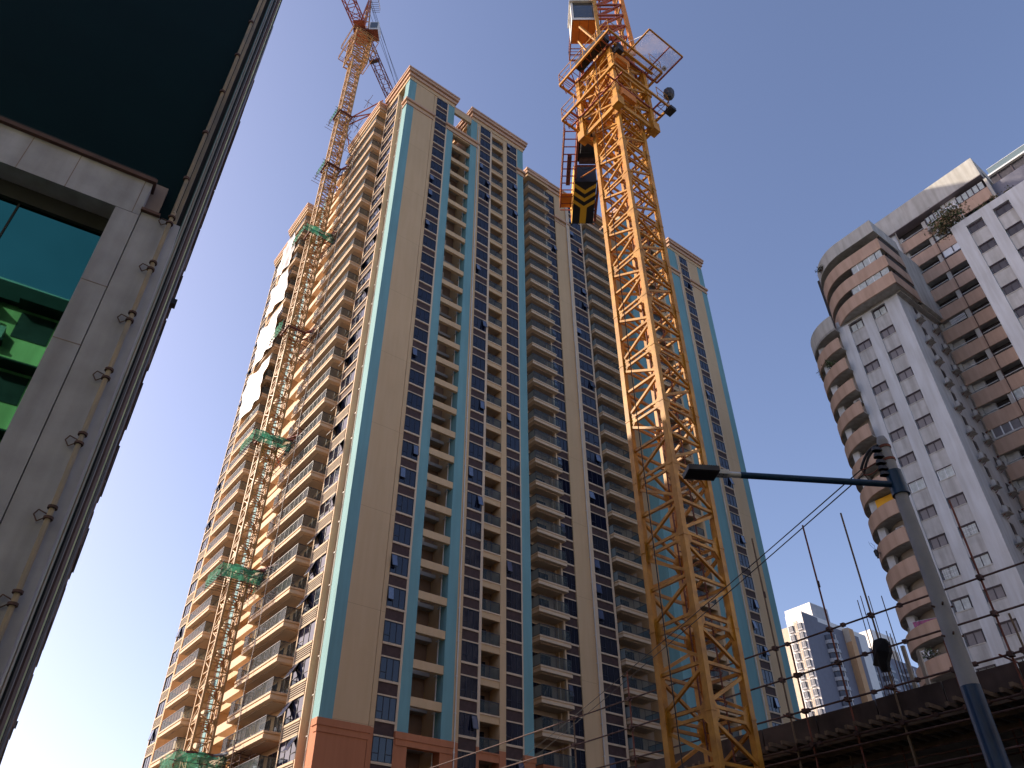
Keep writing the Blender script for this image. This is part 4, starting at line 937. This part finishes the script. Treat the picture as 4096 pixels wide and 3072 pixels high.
cd_=gthing('building_under_construction','raw concrete deck under construction with plywood edge boards and timber joists','building',US+.5,7.5)
mb=MB(); z0,z1=zr(4.40),zr(4.86)
mb.box(US+.35,US+12,-2,30,z0+.12,z1-.14,'concrete')
for v in range(-2,30,2):
    mb.box(US+.28,US+.35,v+.02,v+1.98,z0+rr.uniform(-.03,.06),z1+rr.uniform(-.03,.03),'plywood')
part('deck',mb,cd_)
mb=MB()
for i in range(84):
    v=-1+i*.36; l=rr.uniform(.0,.45); mb.box(US-.15-l*.8,US+3.5,v,v+.09,z0-.09,z0+.02,'timber')
for u in (US+.2,US+1.4,US+2.8): mb.box(u,u+.1,-2,30,z0-.24,z0-.1,'timber')
part('joist',mb,cd_)
mb=MB(); mb.box(US+9,US+9.3,-4,34,0,z0,'dark_room'); 
for v in (3,9,15,21,27): mb.box(US+4,US+4.6,v,v+.6,0,z0,'concrete')
mb.box(US+.4,US+9,-4,-3.7,0,z0,'dark_room'); mb.box(US+.4,US+9,30,30.3,0,z0,'dark_room'); part('lower_wall',mb,cd_)
mb=MB()
for (v,zt,u) in ((8.42,6.95,0),(8.36,7.05,.1),(8.2,7.0,.15),(7.93,6.92,.2),(7.88,6.85,.05),(8.3,5.7,.1),(8.25,5.6,.2),(8.0,6.1,.2),(8.1,6.2,.3)):
    mb.rod((US+.8+u,v*K*1.03,z1-.3),(US+.8+u,v*K*1.03,zr(zt)*1.02),.028,'rust_steel')
part('starter_rebar',mb,cd_)
mb=MB()
for v in (5,5.4,5.9,6.3,6.9,7.6,8.0): mb.rod((US+1,v,z1-.2),(US+1,v,z1+.35),.02,'rust_steel')
part('starter_rebar',mb,cd_)
mb=MB(); mb.box(US+.9,US+1.0,11.0,11.1,z1-.2,zr(5.9),'concrete_slab'); mb.box(US+.9,US+1.0,10.6,10.7,z1-.2,zr(5.7),'concrete_slab'); part('form_post',mb,cd_)
cl=MB(); 
prof=[(-.05,0),(.28,-.02),(.42,-.3),(.52,-.75),(.62,-1.05),(.38,-1.18),(.3,-1.45),(.02,-1.5),(-.05,-1.1),(-.25,-.75),(-.3,-.35),(-.22,-.1)]
rr2=random.Random(2); n_=len(prof)
vs=[(-x*.72,.10+rr2.uniform(-.04,.04),z*.62) for x,z in prof]+[(-x*.72,-.02+rr2.uniform(-.05,.05),z*.62) for x,z in prof]+[(-.1,-.2,-.35),(-.1,.2,-.35)]
fs=[(i,(i+1)%n_,n_+(i+1)%n_,n_+i) for i in range(n_)]+[(n_+i,n_+(i+1)%n_,2*n_) for i in range(n_)]+[((i+1)%n_,i,2*n_+1) for i in range(n_)]
cl.add(vs,fs,'cloth_black'); solo('jacket',cl,'black work jacket hanging on the scaffold below the rounded peach balconies','jacket',W(US-.05,11.15,zr(5.93)),TH+NEG)
# ================================================================== NEAR GLASS BUILDING
NA=-31.0; ND=9.0; nrot=R(-NA)   # local y = depth direction (azimuth -31), local x = to the right (azimuth 59)
nb=thing('glass_office_building','dark glass building with a pale stone window frame close at the left edge','building',azp(NA,ND),nrot)
OFF[nb.name]=(0,0,0)
def tx(az,n=0): return (ND+n)*math.tan(R(az-NA))
def tz(tan,az,n=0): return tan*(ND+n)/math.cos(R(az-NA))+CAMZ
s=MB(); B=s.box
X_in=tx(-38.45); X_seam=tx(-36.38); X_out=tx(-32.95)
zbt=tz(1.0625,-36.43); zbb=tz(.9803,-38.67); zo=tz(.998,-34.06)
YF=-.0
B(-22,X_seam-.012,0,.42,zbb,zbt,'stone'); B(X_in,X_seam-.012,.001,.42,0,zbb-.006,'stone')
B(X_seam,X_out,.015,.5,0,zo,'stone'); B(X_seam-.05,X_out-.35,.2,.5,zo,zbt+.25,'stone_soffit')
for x in (tx(-46.3),tx(-42.6),tx(-37.1)): B(x-.006,x+.006,-.003,.01,zbb,zbt,'stone_soffit')
for z in (tz(.7078,-36.7),tz(.8198,-37.5),3.2,4.4,1.8): B(X_in,X_seam,-.003,.01,z,z+.012,'stone_soffit')
B(-22,X_seam+.03,-.06,.3,zbt,zbt+.07,'brown_strip'); B(-22,X_seam,.0,.35,zbt+.07,zbt+.16,'dark_strip')
B(-22,X_in,.30,.42,zbb-.28,zbb-.004,'dark_strip')
B(X_seam-.02,X_out-.3,-.04,.1,zo-.0,zo+.05,'brown_strip')
part('stone_frame',s,nb)
g=MB(); g.quad((-22,.36,0),(X_in+.02,.36,0),(X_in+.02,.36,zbb-.02),(-22,.36,zbb-.02),'green_glass'); 
part('window',g,nb)
m_=MB(); 
for x in (tx(-44.8,.3),): m_.box(x-.012,x+.012,.34,.359,0,zbb,'dark_strip')
part('window_mullion',m_,nb)
g=MB(); Xg=tx(-33.75); g.box(-22,Xg,.30,.5,zbt-.05,42,'teal_glass'); g.box(Xg-.9,Xg+.02,.302,.5,zo,zbt,'teal_glass'); g.box(Xg,Xg+.05,.28,.5,zo,42,'pipe_stain'); part('curtain_wall',g,nb)
s=MB(); B=s.box
B(-22,X_out-.014,.52,24,0,42,'dark_strip')
B(X_out-.012,X_out,.5,24,0,42,'green_strip')
for i,(y,wd,k_,out) in enumerate([(1.2,.3,'pipe_stain',.012),(2.6,1.4,'dark_strip',.03),(4.4,.25,'trim_grey',.03),(5.5,3.4,'brown_strip',.05),(9.4,.3,'lum_slats',.07),(10.2,4.4,'dark_strip',.08),(15.0,.4,'stone',.11),(16,7.9,'brown_strip',.11)]):
    B(X_out,X_out+out,y,y+wd,0,42,k_)
rr=random.Random(11)
for i in range(26):
    z=1+i*1.6; B(X_out+.11,X_out+.15,17+rr.random()*4,22.5,z,z+.12,'brown_strip')
for i in range(14):
    z=2.4+i*2.9; B(X_out+.11,X_out+.155,20.5,22.2,z,z+1.6,'stone_soffit')
for i in range(9): z=14+i*3.2; B(X_out+.1,X_out+.2,21,22.3,z,z+rr.uniform(1.2,2.2),'black_paint')
B(X_out+.1,X_out+.32,16.0,16.3,tz(.885,-31.2,8)*0+ (25*math.tan(R(41.5))/1+1.6)*.95,(25*math.tan(R(41.5))+1.6)*.95+.25,'black_paint')
B(X_out+.1,X_out+.2,22.5,22.9,8.7,8.85,'machine_dark')
part('side_wall',s,nb)
pm=MB(); xp=tx(-33.85); pm.rod((xp,-.08,0),(xp,-.08,zo+.1),.06,'pipe_stain'); pm.path([(xp,-.08,zo+.1),(xp,.05,zo+.25),(xp-.02,.2,zo+.35)],.06,'pipe_stain'); pm.rod((xp-.02,.2,zo+.35),(xp-.03,.2,41),.06,'pipe_stain')
o=part('drainpipe',pm,nb)
pm=MB(); z=1.0
zz0=tz(.5576,-33.75)
for i in range(-5,5):
    pm=MB(); z=zz0+i*.963
    for dz in (0,.13): pm.cone((xp,-.08,z+dz-.015),(xp,-.08,z+dz+.015),.052,.052,'rust_steel',14)
    pm.path([(xp-.03,-.07,z+.05),(xp-.12,-.03,z+.10),(xp-.15,-.02,z+.04),(xp-.1,-.02,z-.03),(xp-.03,-.05,z+.02)],.014,'rust_steel'); pm.box(xp-.03,xp+.03,-.05,.02,z,z+.02,'rust_steel'); part('pipe_clamp',pm,o)
for i in range(12): pm=MB(); z=zo+1.2+i*1.25; pm.cone((xp-.03,.2,z),(xp-.03,.2,z+.05),.05,.05,'rust_steel',12); part('pipe_clamp',pm,o)
# unseen block added behind the glass building to shade the lower crane
ax=thing('unseen_shade_block','unseen plain block added behind the dark glass building to shade the crane','building',azp(NA,ND),nrot)
s=MB(); s.box(-30,-.45,24.2,37,0,30.5,'brown_strip'); s.box(-30,-.5,24.3,36.8,30.5,31.1,'stone'); part('wall',s,ax)
# building across the street, seen as a reflection in the green window
ob=thing('old_apartment_block','old apartment block with caged balconies seen reflected in the green window','building',azp(NA,-11.5),nrot+math.pi)
s=MB(); B=s.box; B(-14,45,0,12,0,24.5,'opposite_wall')
for fl in range(8):
    z=1.2+fl*3.0
    for j in range(9):
        x=-12+j*6.2
        B(x,x+2.6,-.9,0,z-.25,z,'dark_strip'); B(x,x+2.6,-.02,-.0,z,z+1.7,'dark_room'); B(x-.2,x+2.8,-1.1,0,z+1.75,z+1.85,'dark_strip')
        for q in range(17): B(x+q*.155,x+q*.155+.09,-.96,-.93,z,z+1.5,'lum_slats')
        for zz_ in (0,.7,1.45): B(x,x+2.6,-.95,-.9,z+zz_,z+zz_+.05,'dark_strip')
        B(x+3.6,x+4.9,-.03,0,z+.3,z+1.6,'win_dark'); B(x+3.4,x+5.1,-.7,0,z+1.75,z+1.82,'dark_strip')
B(-14.2,45,-.3,.0,24.0,24.9,'dark_strip'); part('wall',s,ob)
am=MB(); am.box(-.42,.42,-.4,0,0,.6,'ac_white'); am.cone((.12,-.42,.3),(.12,-.4,.3),.22,.22,'ac_grille',16); am.box(-.5,.5,-.45,0,-.1,0,'dark_strip'); amm=am.mesh('wall_unit')
for fl in range(8):
    for j in range(9): part('wall_unit',amm,ob,loc=(-12+j*6.2+5.5,0,1.0+fl*3))
# unseen blocks added around the viewpoint to cut sky light in the street
for (az,d,w_,h_,lab) in ((150,46,70,52,'unseen broad grey block added behind the viewpoint to darken the street'),(95,52,40,46,'unseen grey block added to the right of the viewpoint to darken the street'),(-150,40,34,40,'unseen grey block added beside the old apartment block to darken the street')):
    t=thing('added_street_block',lab,'building',azp(az,d),R(-az)); s=MB(); s.box(-w_/2,w_/2,0,14,0,h_,'trim_grey')
    for f in range(int(h_/3)):
        for q in range(int(w_/4)): x=-w_/2+1+q*4; s.box(x,x+2,-.02,0,1.2+f*3,2.8+f*3,'win_dark'); s.box(x-.2,x+2.2,-.5,0,.9+f*3,1.0+f*3,'white_wall')
    part('wall',s,t)
# ------------------------------------------------------------------ render
S.render.engine='CYCLES'; S.cycles.max_bounces=6; S.cycles.transparent_max_bounces=16; S.cycles.use_denoising=True
